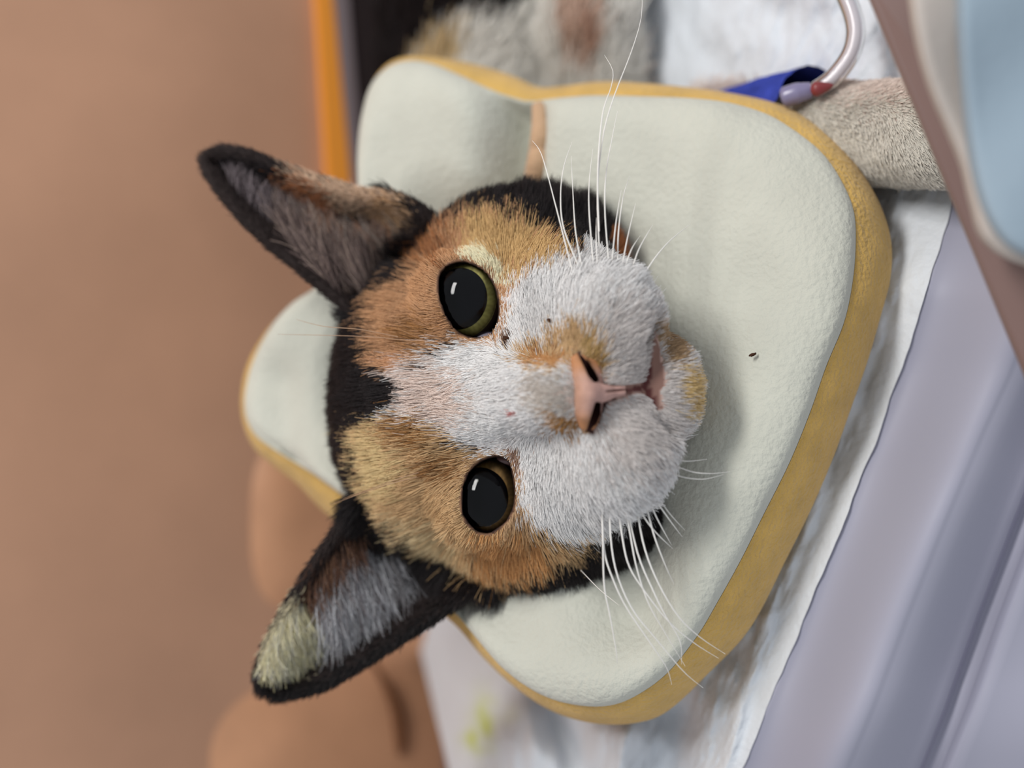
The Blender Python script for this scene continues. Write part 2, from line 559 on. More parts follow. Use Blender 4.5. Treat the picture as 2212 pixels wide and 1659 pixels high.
# film margin: rises to a crest, drops, folds again
M_FILM = mat('pad_film', (166, 165, 180), rough=0.55, spec=0.3, bump=(40, 0.04, 0.002))
py = np.linspace(-420, 1960, 150)
ns = 60
Sg, Yg = np.meshgrid(np.linspace(0, 1, ns), py)
a0 = at_y(A_LINE, Yg); b0 = at_y(B_LINE, Yg)
c0 = b0 + 165 + 0.02 * (Yg - 1100); d0 = c0 + 330
zA = on_height(a0, Yg, pad_h(a0, Yg, 0.0))[..., 2]
knots = np.array([-0.06, 0.0, 0.42, 0.50, 0.64, 0.70, 0.74, 0.80, 1.0])
offx = [lambda: a0 - 26, lambda: a0, lambda: b0 - 8, lambda: b0 + 12, lambda: c0 - 22, lambda: c0 - 10, lambda: c0 + 12, lambda: c0 + 50, lambda: d0]
offz = [-0.6, -0.05, 2.0, 1.95, 1.0, 0.65, 0.75, 1.6, 2.2]
xs = np.stack([fn() for fn in offx], 0)
t = Sg * 1.06 - 0.06
Xf = np.zeros_like(Sg); Zf = np.zeros_like(Sg)
for k in range(len(knots) - 1):
    m_ = (t >= knots[k]) & (t <= knots[k + 1] + 1e-9)
    w_ = np.clip((t - knots[k]) / (knots[k + 1] - knots[k]), 0, 1)
    ws = w_ * w_ * (3 - 2 * w_)
    Xf = np.where(m_, xs[k] * (1 - w_) + xs[k + 1] * w_, Xf)
    Zf = np.where(m_, offz[k] * (1 - ws) + offz[k + 1] * ws, Zf)
Zf = zA + Zf + 0.035 * noise3(np.stack([Xf * 1.5, Yg * 0.35], -1), 330, 21, 1)
build('film_margin', L(Xf, Yg, Zf).reshape(-1, 3), [q[::-1] for q in grid_faces(150, ns)], M_FILM, pad)

# ------------------------------------------------------------------ bread slice collar
collar = empty('bread_slice_collar', L(1300, 830, -4.5), 'plush bread slice recovery collar with cream face and mustard crust edge around the cat neck', 'collar')
OUT = [(783, 420, 790, 420), (780, 330, 787, 330), (788, 250, 797, 250), (805, 185, 815, 190), (840, 140, 850, 150), (885, 124, 893, 136),
       (940, 124, 945, 144), (1000, 133, 998, 166), (1060, 148, 1050, 190), (1110, 165, 1100, 208), (1165, 188, 1150, 220), (1210, 186, 1205, 219),
       (1300, 176, 1300, 213), (1400, 180, 1400, 214), (1500, 190, 1500, 218), (1590, 203, 1585, 228), (1680, 224, 1665, 252), (1750, 258, 1725, 288),
       (1810, 310, 1780, 335), (1860, 370, 1820, 395), (1900, 440, 1845, 460), (1922, 520, 1848, 540), (1920, 600, 1840, 620), (1900, 680, 1822, 700),
       (1870, 780, 1785, 790), (1835, 880, 1750, 890), (1795, 990, 1705, 1000), (1745, 1105, 1650, 1110), (1690, 1215, 1600, 1210), (1640, 1315, 1550, 1300),
       (1596, 1383, 1505, 1375), (1530, 1452, 1440, 1455), (1440, 1535, 1370, 1505), (1370, 1562, 1310, 1525), (1280, 1562, 1240, 1522),
       (1190, 1535, 1175, 1500), (1110, 1482, 1110, 1455), (1045, 1422, 1055, 1395), (995, 1362, 1010, 1345), (955, 1325, 975, 1310),
       (880, 1255, 905, 1225), (805, 1188, 830, 1130), (745, 1140, 752, 1072), (690, 1095, 697, 1033), (640, 1044, 648, 1003), (590, 1006, 602, 975),
       (548, 966, 562, 945), (527, 910, 541, 905), (524, 850, 539, 850), (538, 785, 554, 790), (575, 720, 591, 725), (630, 660, 646, 665),
       (690, 620, 702, 630), (740, 560, 752, 570), (770, 490, 780, 492)]
NC = 330
cc = spline(OUT, NC, closed=True)
def plane_z(px, py):
    return -0.5 + 0.0061 * (px - 1850) + 0.0028 * (py - 480)
Ox, Oy, Sx, Sy = cc.T
zS = plane_z(Sx, Sy)
Sp, Op = L(Sx, Sy, zS), L(Ox, Oy, zS - 1.0)
cen = np.array([1075.0, 850.0])
bk = 0.10
Bp = L(Ox + (cen[0] - Ox) * bk, Oy + (cen[1] - Oy) * bk, zS - 2.3)
PN = unit(np.array([-0.50, 0.22, 1.0]))
# face
ang = np.arctan2(-(Sy - cen[1]), Sx - cen[0])
Hx, Hy = cen[0] + 225 * np.cos(ang), cen[1] - 300 * np.sin(ang)
Hp = L(Hx, Hy, plane_z(Hx, Hy) - 1.1)
NR = 44
rr = np.linspace(0, 1, NR) ** 1.25
face = Sp[:, None, :] * (1 - rr)[None, :, None] + Hp[:, None, :] * rr[None, :, None]
bul = 1.05 * np.clip(1 - (1 - rr / 0.30).clip(0) ** 2, 0, 1) ** 0.5 * (1 - sstep(0.55, 1.0, rr))
face = face + PN * bul[None, :, None]
fpx, fpy = PX(face)
def seg_d2(px, py, a, b):
    d = np.array(b, float) - np.array(a, float); l2 = d @ d
    t = np.clip(((px - a[0]) * d[0] + (py - a[1]) * d[1]) / l2, 0, 1)
    return (px - a[0] - t * d[0]) ** 2 + (py - a[1] - t * d[1]) ** 2
gr = -1.9 * np.exp(-seg_d2(fpx, fpy, (1100, 240), (1092, 430)) / 52.0 ** 2)
gr = gr - 1.0 * np.exp(-seg_d2(fpx, fpy, (1350, 1120), (1345, 1330)) / 85.0 ** 2)
gr = gr - 0.5 * np.exp(-seg_d2(fpx, fpy, (575, 830), (600, 990)) / 60.0 ** 2)
gr = gr - 1.0 * np.exp(-seg_d2(fpx, fpy, (860, 1180), (960, 1250)) / 90.0 ** 2)
gr = gr + 0.07 * noise3(face, 3.2, 31, 2)
face = face + PN * (gr * np.minimum(rr / 0.06, 1)[None, :])[..., None]
FQ = [q for q in grid_faces(NC, NR, close_u=True)]
M_CREAM = mat('cream_plush', (203, 203, 190), rough=0.95, spec=0.1, sheen=0.3, bump=(700, 0.5, 0.0012), var=(60, 0.05))
M_CRUST = mat('mustard_plush', (220, 178, 96), rough=0.95, spec=0.1, sheen=0.3, bump=(900, 0.7, 0.0015), var=(150, 0.10))
build('front_panel', face.reshape(-1, 3), FQ, M_CREAM, collar)
# crust band: from the seam over the silhouette to the back seam
NB = 14
tb = np.linspace(0, 1, NB)
ctrl = (Sp + Op) * 0.5 + unit(Op - cen.mean() * 0 - L(cen[0], cen[1], -4.5)) * 0.10 + PN * 0.22
def bez(a, b, c, t):
    return a * (1 - t) ** 2 + 2 * b * t * (1 - t) + c * t ** 2
half = NB // 2
band = []
for k in range(NB):
    if k < half:
        band.append(bez(Sp - PN * 0.03, ctrl, Op, k / half))
    else:
        t_ = (k - half) / (NB - 1 - half)
        band.append(bez(Op, Op + (Op - ctrl) * 0.7, Bp, t_))
band = np.stack(band, 1)
BQ = [q[::-1] for q in grid_faces(NC, NB, close_u=True)]
build('crust_band', band.reshape(-1, 3), BQ, M_CRUST, collar)
Hb = L(Hx, Hy, plane_z(Hx, Hy) - 2.4)
back = Bp[:, None, :] * (1 - np.linspace(0, 1, 10))[None, :, None] + Hb[:, None, :] * np.linspace(0, 1, 10)[None, :, None]
back = np.concatenate([back, Hp[:, None, :]], 1)
build('back_panel', back.reshape(-1, 3), [q[::-1] for q in grid_faces(NC, 11, close_u=True)], M_CREAM, collar)
# crust coloured edge of the closure slit
cl = spline([(1160, 226), (1163, 262), (1162, 310), (1157, 360), (1147, 430)], 30)
ipt = []
ff = face.reshape(-1, 3); fx, fy = fpx.ravel(), fpy.ravel()
for x, y in cl:
    k = np.argmin((fx - x) ** 2 + (fy - y) ** 2)
    ipt.append(L(x, y, ff[k, 2]))
ipt = spline(np.array(ipt)[::4], 30)
v, f = tube(ipt - PN * 0.12, np.linspace(0.20, 0.36, 30), 10)
build('closure_edge', v, f, mat('closure_tan', (200, 164, 130), rough=0.95, spec=0.1, sheen=0.3, bump=(900, 0.6, 0.0012)), collar)

M_FUR = mat('fur', attr='col', rough=0.55, spec=0.25)
def fuzz(name, verts, quads, count, length, rad, c0, spread, wfun, comb=None):
    F = np.asarray(quads)
    N = vert_normals(verts, F)
    root, n = scatter(verts, F, N, count, wfun)
    j = rng.normal(size=root.shape) * spread
    if comb is not None:
        j = j + comb(root)
    d = unit(n + j - n * (np.sum(j * n, 1))[:, None])
    d1 = unit(d + rng.normal(size=root.shape) * 0.4)
    ln = length * rng.uniform(0.6, 1.25, count)
    c = lin(c0) * rng.uniform(0.88, 1.10, (count, 1))
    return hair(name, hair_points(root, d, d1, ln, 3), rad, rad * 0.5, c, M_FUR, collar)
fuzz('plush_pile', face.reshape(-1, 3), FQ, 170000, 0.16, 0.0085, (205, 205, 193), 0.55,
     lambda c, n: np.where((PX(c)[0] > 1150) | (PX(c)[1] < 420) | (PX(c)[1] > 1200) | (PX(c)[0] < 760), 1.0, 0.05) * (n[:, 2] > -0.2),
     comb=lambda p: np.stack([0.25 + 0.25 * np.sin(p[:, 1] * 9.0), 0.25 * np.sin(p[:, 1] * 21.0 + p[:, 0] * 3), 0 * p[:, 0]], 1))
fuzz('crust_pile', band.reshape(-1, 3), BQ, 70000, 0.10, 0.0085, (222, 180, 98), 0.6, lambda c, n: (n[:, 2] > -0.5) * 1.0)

# ------------------------------------------------------------------ the cat
cat = empty('cat', L(1080, 850, -9.0), 'calico cat with orange, black and white face wearing the bread collar', 'cat')
EYE_U = [(949, 601), (948, 617), (952, 650), (963, 677), (978, 702), (994, 719), (1016, 728), (1037, 729), (1059, 724), (1072, 702), (1077, 672),
         (1074, 645), (1068, 621), (1055, 598), (1037, 581), (1016, 570), (990, 567), (969, 574), (954, 589)]
EYE_L = [(1000, 1077), (1002, 1051), (1012, 1026), (1027, 1006), (1048, 993), (1070, 987), (1095, 991), (1103, 1010), (1108, 1037), (1111, 1066),
         (1108, 1095), (1097, 1118), (1081, 1136), (1058, 1151), (1034, 1149), (1016, 1134), (1003, 1113), (999, 1095)]
EC_U, EC_L, ER = L(1012, 650, -1.10), L(1056, 1070, -1.10), 1.02

def axis(fine0, fine1, h, lo, hi, grow=1.16, hmax=0.42):
    a = list(np.arange(fine0, fine1 + 1e-6, h))
    s, x = h, fine1
    while x < hi:
        s = min(s * grow, hmax); x += s; a.append(x)
    s, x = h, fine0
    while x > lo:
        s = min(s * grow, hmax); x -= s; a.insert(0, x)
    return np.array(a, np.float32)
gx = axis(-8.4, 4.8, 0.085, -9.2, 14.5)
gy = axis(-8.5, 6.5, 0.085, -9.3, 24.0)
gz = axis(-6.0, 3.5, 0.085, -21.0, 4.4)
Pg = np.meshgrid(gx, gy, gz, indexing='ij')
def l3(px, py, z):
    return L(px, py, z)

f = sd_ell(Pg, l3(962, 868, -4.2), (2.75, 3.75, 3.7))
def add(d, k=0.55):
    global f
    f = smin(f, d, k)
add(sd_ell(Pg, l3(1130, 575, -3.1), (2.3, 1.75, 2.3)), 0.7)           # cheek ruffs
add(sd_ell(Pg, l3(1165, 1115, -3.1), (2.3, 1.68, 2.3)), 0.7)
add(sd_ell(Pg, l3(1310, 1085, -2.2), (1.25, 1.25, 1.5)), 0.8)
add(sd_ell(Pg, l3(1010, 866, -1.9), (1.7, 2.7, 1.5)), 0.7)           # brow
add(sd_ell(Pg, l3(1170, 850, -1.3), (1.7, 3.0, 1.7)), 0.7)           # under the eyes
add(sd_cone(Pg, l3(985, 868, -1.0), l3(1215, 850, 1.75), 0.95, 0.62), 0.7)   # bridge
add(sd_ell(Pg, l3(1225, 655, -0.35), (1.25, 1.35, 1.30)), 0.9)       # cheek pads
add(sd_ell(Pg, l3(1245, 1020, -0.35), (1.25, 1.35, 1.30)), 0.9)
add(sd_ell(Pg, l3(1318, 715, 0.90), (1.10, 1.28, 1.20)), 0.8)        # whisker pads
add(sd_ell(Pg, l3(1340, 965, 0.90), (1.10, 1.28, 1.20)), 0.8)
add(sd_ell(Pg, l3(1300, 845, 1.0), (0.75, 0.9, 1.0)), 0.3)
add(sd_ell(Pg, l3(1425, 842, 0.55), (0.80, 1.12, 0.95)), 0.22)        # chin
add(sd_cone(Pg, l3(1370, 845, -0.9), l3(1180, 850, -5.0), 1.35, 2.7), 0.8)   # jaw
add(sd_cone(Pg, l3(1080, 850, -6.0), l3(1010, 780, -13.0), 3.1, 3.4), 1.2)   # neck
# torso behind the collar, haunch and paw
add(sd_cone(Pg, l3(1010, 780, -13.0), l3(1040, 60, -13.5), 3.4, 3.2), 1.2)
add(sd_ell(Pg, l3(1065, -110, -13.0), (3.2, 5.6, 3.6)), 1.2)
add(sd_cone(Pg, l3(1290, 330, -11.0), l3(1270, 60, -9.8), 1.2, 1.25), 0.25)
add(sd_cone(Pg, l3(1270, 60, -9.8), l3(1290, -160, -10.2), 1.25, 1.3), 0.3)
# foreleg reaching out under the collar
add(sd_cone(Pg, l3(1240, 420, -12.0), l3(1560, 312, -7.2), 1.5, 1.1), 0.8)
add(sd_cone(Pg, l3(1560, 312, -7.2), l3(1800, 290, -3.5), 1.1, 1.15), 0.5)
add(sd_cone(Pg, l3(1800, 290, -3.5), l3(1960, 286, -1.9), 1.15, 1.2), 0.4)
add(sd_ell(Pg, l3(2065, 285, -0.9), (1.5, 1.25, 1.15)), 0.5)

# ears: cupped leaves sampled as fields of small spheres
def ear_surface(e1, e2, zc, cup, ns=130, nt=70):
    a = spline(e1, ns); b = spline(e2, ns)
    s = np.linspace(0, 1, ns)[:, None]
    t = np.linspace(-1, 1, nt)[None, :]
    px = a[:, :1] * (1 - t) / 2 + b[:, :1] * (1 + t) / 2
    py = a[:, 1:] * (1 - t) / 2 + b[:, 1:] * (1 + t) / 2
    z = np.interp(s, np.linspace(0, 1, len(zc)), zc) - np.interp(s, np.linspace(0, 1, len(cup)), cup) * (1 - np.abs(t) ** 2.2)
    return L(px, py, z)
EAR_U1 = [(930, 470), (885, 440), (840, 424), (780, 420), (700, 396), (620, 370), (540, 338), (488, 328), (452, 340)]
EAR_U2 = [(770, 690), (735, 650), (700, 620), (655, 582), (598, 535), (540, 483), (492, 428), (458, 380), (444, 350)]
EAR_L1 = [(775, 1075), (745, 1125), (705, 1182), (655, 1258), (608, 1338), (576, 1408), (560, 1455), (566, 1488)]
EAR_L2 = [(1075, 1262), (1030, 1268), (985, 1302), (925, 1340), (850, 1388), (770, 1438), (690, 1482), (600, 1502)]
ears = [(ear_surface(EAR_U1, EAR_U2, [-2.9, -3.0, -3.1, -3.3, -3.6], [1.5, 1.6, 1.3, 0.8, 0.1]), 0.13),
        (ear_surface(EAR_L1, EAR_L2, [-2.3, -2.45, -2.6, -2.8, -3.1], [0.9, 1.1, 1.1, 0.7, 0.1]), 0.13)]
hs = 0.085
ix0, iy0, iz0 = np.searchsorted(gx, -8.4 + 0), np.searchsorted(gy, -8.5), np.searchsorted(gz, -6.0)
fe = np.full(f.shape, 9.0, np.float32)
offs = np.stack(np.meshgrid(*[np.arange(-4, 5)] * 3, indexing='ij'), -1).reshape(-1, 3)
for S, rad in ears:
    Q = S.reshape(-1, 3)
    ii = np.stack([np.searchsorted(gx, Q[:, 0]), np.searchsorted(gy, Q[:, 1]), np.searchsorted(gz, Q[:, 2])], 1)
    for o in offs:
        a = ii + o
        a[:, 0] = a[:, 0].clip(0, len(gx) - 1); a[:, 1] = a[:, 1].clip(0, len(gy) - 1); a[:, 2] = a[:, 2].clip(0, len(gz) - 1)
        d = np.sqrt((gx[a[:, 0]] - Q[:, 0]) ** 2 + (gy[a[:, 1]] - Q[:, 1]) ** 2 + (gz[a[:, 2]] - Q[:, 2]) ** 2) - rad
        np.minimum.at(fe, (a[:, 0], a[:, 1], a[:, 2]), d.astype(np.float32))
f = smin(f, fe, 0.25)
del fe
# lids hug the eyeballs, then the openings are cut
def sub_slice(c, r):
    return tuple(slice(max(0, np.searchsorted(g, c[i] - r)), np.searchsorted(g, c[i] + r)) for i, g in enumerate((gx, gy, gz)))
for ec, poly in ((EC_U, EYE_U), (EC_L, EYE_L)):
    sl = sub_slice(ec, 1.9)
    Ps = [p[sl] for p in Pg]
    fs = f[sl]
    dist = np.sqrt((Ps[0] - ec[0]) ** 2 + (Ps[1] - ec[1]) ** 2 + (Ps[2] - ec[2]) ** 2)
    fs = smin(fs, dist - (ER + 0.14), 0.30)
    ppx, ppy = PX(np.stack(Ps, -1))
    prism = np.maximum(poly_sd(ppx, ppy, poly) / 100.0, (ec[2] - 0.4) - Ps[2])
    fs = smax(fs, -prism, 0.06)
    fs = np.maximum(fs, -(dist - (ER + 0.0)) * 1.0)
    f[sl] = fs
# mouth slit and lower lip crease, philtrum
def carve(pts, r, k=0.10):
    global f
    for a, b in zip(pts[:-1], pts[1:]):
        f = smax(f, -sd_cone(Pg, a, b, r, r), k)
carve([l3(1402, 712, 1.55), l3(1398, 770, 1.95), l3(1394, 835, 2.05), l3(1415, 890, 1.85), l3(1440, 935, 1.45)], 0.15, 0.14)
carve([l3(1310, 852, 2.40), l3(1390, 836, 2.30)], 0.07, 0.10)
f = smax(f, -sd_ell(Pg, l3(1284, 848, 2.30), (0.25, 0.74, 0.72)), 0.08)
BV, BF = surface_nets(f, gx, gy, gz)
BN = vert_normals(BV, BF)
del Pg, f

# ---- coat colours: patches of the calico coat
def P_(*a): return list(a)
BLACK, WHITE = (30, 24, 25), (237, 235, 233)
COAT = [
    # (polygon, colour, jitter px)
    (P_((925, 560), (1000, 540), (1080, 560), (1110, 650), (1090, 740), (1000, 755), (935, 700)), (196, 150, 110), 6),
    (P_((975, 990), (1060, 965), (1130, 985), (1150, 1080), (1175, 1165), (1040, 1185), (985, 1130)), (196, 160, 122), 6),
    (P_((780, 650), (812, 622), (862, 590), (905, 548), (930, 505), (950, 470), (1005, 450), (1085, 450), (1140, 472), (1195, 500), (1235, 522), (1260, 560), (1150, 640), (1090, 700), (1030, 745), (960, 740),
        (915, 760), (870, 795), (825, 812), (795, 805), (785, 760), (775, 715)), (194, 148, 108), 15),
    (P_((1005, 450), (1085, 450), (1140, 472), (1195, 500), (1235, 522), (1225, 560), (1150, 570), (1110, 610), (1075, 560), (1020, 545), (985, 500)), (208, 172, 118), 15),
    (P_((990, 530), (1040, 528), (1080, 560), (1100, 600), (1085, 620), (1065, 590), (1030, 560), (985, 556)), (232, 224, 190), 8),
    (P_((900, 500), (940, 470), (975, 480), (950, 545), (915, 565), (885, 560)), (160, 106, 66), 20),
    (P_((850, 690), (900, 680), (940, 710), (910, 745), (860, 745), (830, 715)), (158, 112, 66), 20),
    (P_((800, 760), (850, 760), (870, 790), (820, 815), (795, 800)), (206, 156, 116), 10),
    # white blaze, muzzle and cheeks
    (P_((1092, 625), (1125, 585), (1165, 560), (1235, 540), (1290, 548), (1360, 575), (1430, 640), (1480, 700), (1540, 830), (1500, 960), (1460, 1040), (1390, 1105), (1320, 1160), (1260, 1185), (1200, 1178),
        (1150, 1150), (1120, 1100), (1112, 1000), (1060, 980), (1010, 975), (960, 955), (905, 925), (850, 908), (800, 905), (800, 895), (830, 880), (850, 850), (815, 812), (850, 805), (900, 770), (945, 745), (1010, 733), (1070, 735), (1086, 690)), WHITE, 13),
    (P_((1290, 640), (1420, 640), (1480, 720), (1540, 830), (1490, 960), (1430, 1050), (1330, 1040), (1290, 960), (1310, 850), (1290, 740)), (216, 208, 203), 34),  # greyer muzzle: skin tint plus fur shade put into the colour
    (P_((815, 812), (900, 775), (960, 800), (1000, 860), (980, 930), (930, 935), (850, 908), (840, 870)), (224, 204, 192), 26),  # pinkish forehead: thin fur over skin, with warm bounce light in the colour
    # black wedge on the forehead
    (P_((700, 790), (795, 805), (850, 828), (858, 850), (835, 872), (812, 888), (760, 906), (700, 905)), BLACK, 9),
    # lower orange patch
    (P_((752, 925), (800, 908), (865, 908), (925, 925), (965, 955), (1012, 985), (1000, 1040), (1000, 1100), (1040, 1158), (1100, 1155), (1150, 1160), (1200, 1178), (1260, 1186), (1300, 1165), (1262, 1215),
        (1185, 1245), (1100, 1268), (1030, 1275), (985, 1245), (925, 1212), (865, 1172), (815, 1130), (785, 1090), (770, 1040), (755, 980)), (210, 174, 128), 14),
    (P_((755, 925), (800, 915), (850, 1010), (860, 1060), (810, 1090), (780, 1060), (760, 985)), (224, 198, 146), 18),
    (P_((815, 910), (880, 905), (925, 930), (920, 960), (865, 965), (820, 945)), (160, 114, 66), 18),
    (P_((880, 1000), (960, 985), (990, 1010), (960, 1045), (900, 1040)), (156, 112, 68), 20),
    (P_((815, 1130), (880, 1130), (960, 1190), (1000, 1240), (985, 1250), (925, 1215), (865, 1175)), (222, 198, 154), 16),
    (P_((1010, 1160), (1120, 1175), (1200, 1200), (1180, 1245), (1100, 1265), (1030, 1262)), (204, 150, 96), 18),
    # nose bridge marks and muzzle stains
    (P_((1095, 748), (1150, 735), (1205, 700), (1255, 672), (1300, 720), (1318, 780), (1292, 808), (1250, 775), (1200, 792), (1150, 795), (1110, 778)), (208, 174, 130), 16),
    (P_((1110, 752), (1200, 752), (1240, 765), (1200, 785), (1130, 780)), (192, 140, 90), 12),
    (P_((1265, 700), (1300, 740), (1306, 785), (1285, 795), (1262, 750)), (186, 154, 100), 12),
    (P_((1125, 820), (1190, 808), (1238, 830), (1248, 880), (1200, 902), (1150, 895), (1120, 865)), (200, 190, 180), 18),
    (P_((1170, 893), (1220, 902), (1262, 912), (1275, 932), (1225, 945), (1180, 930)), (180, 134, 82), 12),
    (P_((1425, 690), (1470, 700), (1500, 760), (1480, 790), (1440, 770)), (176, 146, 112), 10),
    (P_((1480, 790), (1530, 800), (1530, 890), (1495, 910), (1490, 850)), (220, 190, 134), 12),
    (P_((1088, 884), (1106, 882), (1110, 892), (1092, 898)), (196, 110, 104), 3),
    (P_((1072, 722), (1098, 718), (1104, 738), (1080, 742)), (120, 92, 74), 6),
    (P_((1088, 972), (1118, 985), (1120, 1030), (1108, 1010)), (150, 118, 100), 5),
]
BASEB = lin(BLACK)
def coat(px, py, jitter=1.0):
    n = px.shape[0]
    c = np.repeat(BASEB[None], n, 0)
    q = np.stack([px, py], -1)
    px = px + 9 * noise3(q, 60, 51, 2); py = py + 9 * noise3(q, 60, 52, 2)
    for poly, colr, j in COAT:
        j = j * 1.5
        jx = px + rng.normal(size=n) * j * 0.6 * jitter
        jy = py + rng.normal(size=n) * j * 0.6 * jitter
        m_ = poly_sd(jx, jy, poly) < 0
        c[m_] = lin(colr)
    return c
# torso and leg colours
TORSO = [(P_((880, 150), (905, 95), (1000, 15), (1090, 20), (1200, -60), (1500, -60), (1500, 400), (850, 400)), (236, 232, 224), 8),
         (P_((870, 160), (905, 80), (965, 40), (1010, 60), (985, 140), (900, 170)), (206, 182, 140), 14),
         (P_((1205, -60), (1300, -60), (1300, 60), (1275, 150), (1225, 120), (1200, 40)), (208, 180, 162), 12),
         (P_((1255, 20), (1285, 30), (1290, 110), (1262, 100)), (186, 148, 128), 8)]
def body_coat(P, jitter=1.0):
    px, py = PX(P)
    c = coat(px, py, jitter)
    far = (P[:, 2] < -7.0)
    t = np.repeat(BASEB[None], len(px), 0)
    for poly, colr, j in TORSO:
        m_ = poly_sd(px + rng.normal(size=len(px)) * j * jitter, py + rng.normal(size=len(px)) * j * jitter, poly) < 0
        t[m_] = lin(colr)
    c[far] = t[far]
    leg = (px > 1400) & (py < 500)
    c[leg] = lin((224, 218, 206))
    pk = leg & (py + rng.normal(size=len(px)) * 18 < 212)
    c[pk] = lin((222, 204, 192))
    mz = (P[:, 2] > -0.2) & (px > 1260) & (c.mean(1) < 0.03)
    c[mz] = lin(WHITE)
    # neck fringe of orange under the cheek
    ng = (poly_sd(px, py, [(1318, 490), (1375, 495), (1460, 580), (1470, 690), (1400, 660), (1340, 580)]) < 0) & (P[:, 2] < -0.6)
    c[ng] = lin((168, 104, 62))
    return c
# ear colours
EAR_MARKS = [
    ((P_((480, 330), (600, 360), (620, 400), (560, 410), (520, 370)), (26, 20, 22))),
    ((P_((610, 335), (700, 360), (790, 385), (870, 410), (860, 490), (760, 460), (640, 410)), (206, 174, 146))),
    ((P_((585, 390), (650, 385), (720, 440), (700, 520), (640, 450)), (178, 116, 78))),
    ((P_((800, 418), (850, 420), (880, 470), (840, 500), (800, 470)), (210, 170, 130))),
    ((P_((845, 405), (905, 430), (920, 470), (870, 450)), (30, 24, 24))),
    ((P_((600, 1330), (640, 1290), (690, 1330), (690, 1400), (640, 1450), (570, 1455), (548, 1420)), (214, 202, 168))),
    ((P_((655, 1290), (700, 1230), (720, 1260), (690, 1330), (650, 1320)), (96, 62, 44))),
    ((P_((545, 1475), (600, 1478), (680, 1470), (760, 1430), (900, 1330), (980, 1290), (1000, 1330), (700, 1540), (540, 1540)), (24, 20, 20))),
    ((P_((750, 1120), (800, 1140), (760, 1240), (690, 1300), (660, 1250)), (46, 32, 28))),
]
ear_u = ears[0][0].reshape(-1, 3)[::7]; ear_l = ears[1][0].reshape(-1, 3)[::7]
EARREG_U = [(960, 470), (885, 425), (780, 400), (620, 350), (480, 305), (415, 335), (440, 400), (540, 510), (690, 640), (760, 690), (800, 640), (850, 560)]
EARREG_L = [(750, 1090), (640, 1250), (560, 1400), (530, 1480), (580, 1530), (700, 1510), (880, 1400), (1010, 1310), (1060, 1275), (960, 1240), (860, 1180)]
def in_ear(P):
    px, py = PX(P)
    u = (poly_sd(px, py, EARREG_U) < 0) & (P[:, 2] < -1.6)
    l = (poly_sd(px, py, EARREG_L) < 0) & (P[:, 2] < -1.6)
    return u, l
def ear_coat(P, jitter=1.0):
    px, py = PX(P)
    c = np.repeat(lin((52, 42, 40))[None], len(px), 0)
    for poly, colr in EAR_MARKS:
        m_ = poly_sd(px + rng.normal(size=len(px)) * 17 * jitter, py + rng.normal(size=len(px)) * 17 * jitter, poly) < 0
        c[m_] = lin(colr)
    return c

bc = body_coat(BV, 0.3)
eu, el = in_ear(BV)
em = eu | el
bc[em] = ear_coat(BV, 0.3)[em] * 0.8
bpx, bpy_ = PX(BV)
pale = (BV[:, 2] > -2.0) & (bc.mean(1) > 0.45)
bc[pale] = lin((196, 166, 154))
su, sl_ = poly_sd(bpx, bpy_, EYE_U), poly_sd(bpx, bpy_, EYE_L)
se = np.minimum(su, sl_)
nearz = BV[:, 2] > -2.4
rim = nearz & (se < 3.0)
bc[rim] = lin((44, 30, 26))
rim2 = nearz & (se >= 3.0) & (se < 10)
bc[rim2] = lin((120, 88, 66))
MOUTH = [(1408, 722), (1420, 740), (1424, 775), (1432, 805), (1433, 828), (1422, 846), (1428, 880), (1416, 884), (1402, 856), (1385, 846), (1345, 852), (1345, 836), (1392, 828), (1400, 790)]
mo = (poly_sd(bpx, bpy_, MOUTH) < 4) & (BV[:, 2] > 0.6)
bc[mo] = lin((132, 100, 90))
ml = (seg_d2(bpx, bpy_, (1404, 730), (1396, 835)) < 60) | (seg_d2(bpx, bpy_, (1396, 835), (1415, 885)) < 60) | (seg_d2(bpx, bpy_, (1345, 844), (1396, 836)) < 30)
bc[ml & (BV[:, 2] > 0.6)] = lin((84, 44, 42))
nz = (poly_sd(bpx, bpy_, [(1240, 765), (1256, 758), (1296, 806), (1306, 832), (1350, 840), (1350, 852), (1308, 868), (1304, 890), (1282, 936), (1262, 930), (1254, 850)]) < 3) & (BV[:, 2] > 0.8)
bc[nz] = lin((60, 34, 30))  # nostril shade put into the body colour under the nose
M_BODY = mat('cat_skin', attr='col', rough=0.7, spec=0.2)
body = build('body', BV, BF, M_BODY, cat, vcol=bc)

# ---- nose leather
ng = (np.arange(-0.85, 0.85, 0.024), np.arange(-1.25, 1.25, 0.024), np.arange(-1.0, 0.9, 0.024))
nc = l3(1262, 848, 2.25)
ngx, ngy, ngz = [(g + nc[i]).astype(np.float32) for i, g in enumerate(ng)]
Np = np.meshgrid(ngx, ngy, ngz, indexing='ij')
nf = sd_ell(Np, l3(1264, 850, 2.08), (0.27, 0.52, 0.46))
nf = smin(nf, sd_ell(Np, l3(1276, 848, 1.78), (0.30, 0.78, 0.32)), 0.08)
nf = smin(nf, sd_cone(Np, l3(1258, 806, 2.20), l3(1250, 780, 2.06), 0.18, 0.16), 0.2)
nf = smin(nf, sd_cone(Np, l3(1268, 892, 2.20), l3(1268, 914, 2.06), 0.18, 0.16), 0.2)
nf = smin(nf, sd_cone(Np, l3(1276, 850, 2.36), l3(1304, 849, 2.20), 0.18, 0.15), 0.15)
nf = smin(nf, sd_cone(Np, l3(1304, 849, 2.18), l3(1352, 844, 2.04), 0.14, 0.09), 0.12)
npx_, npy_ = PX(np.stack(Np, -1))
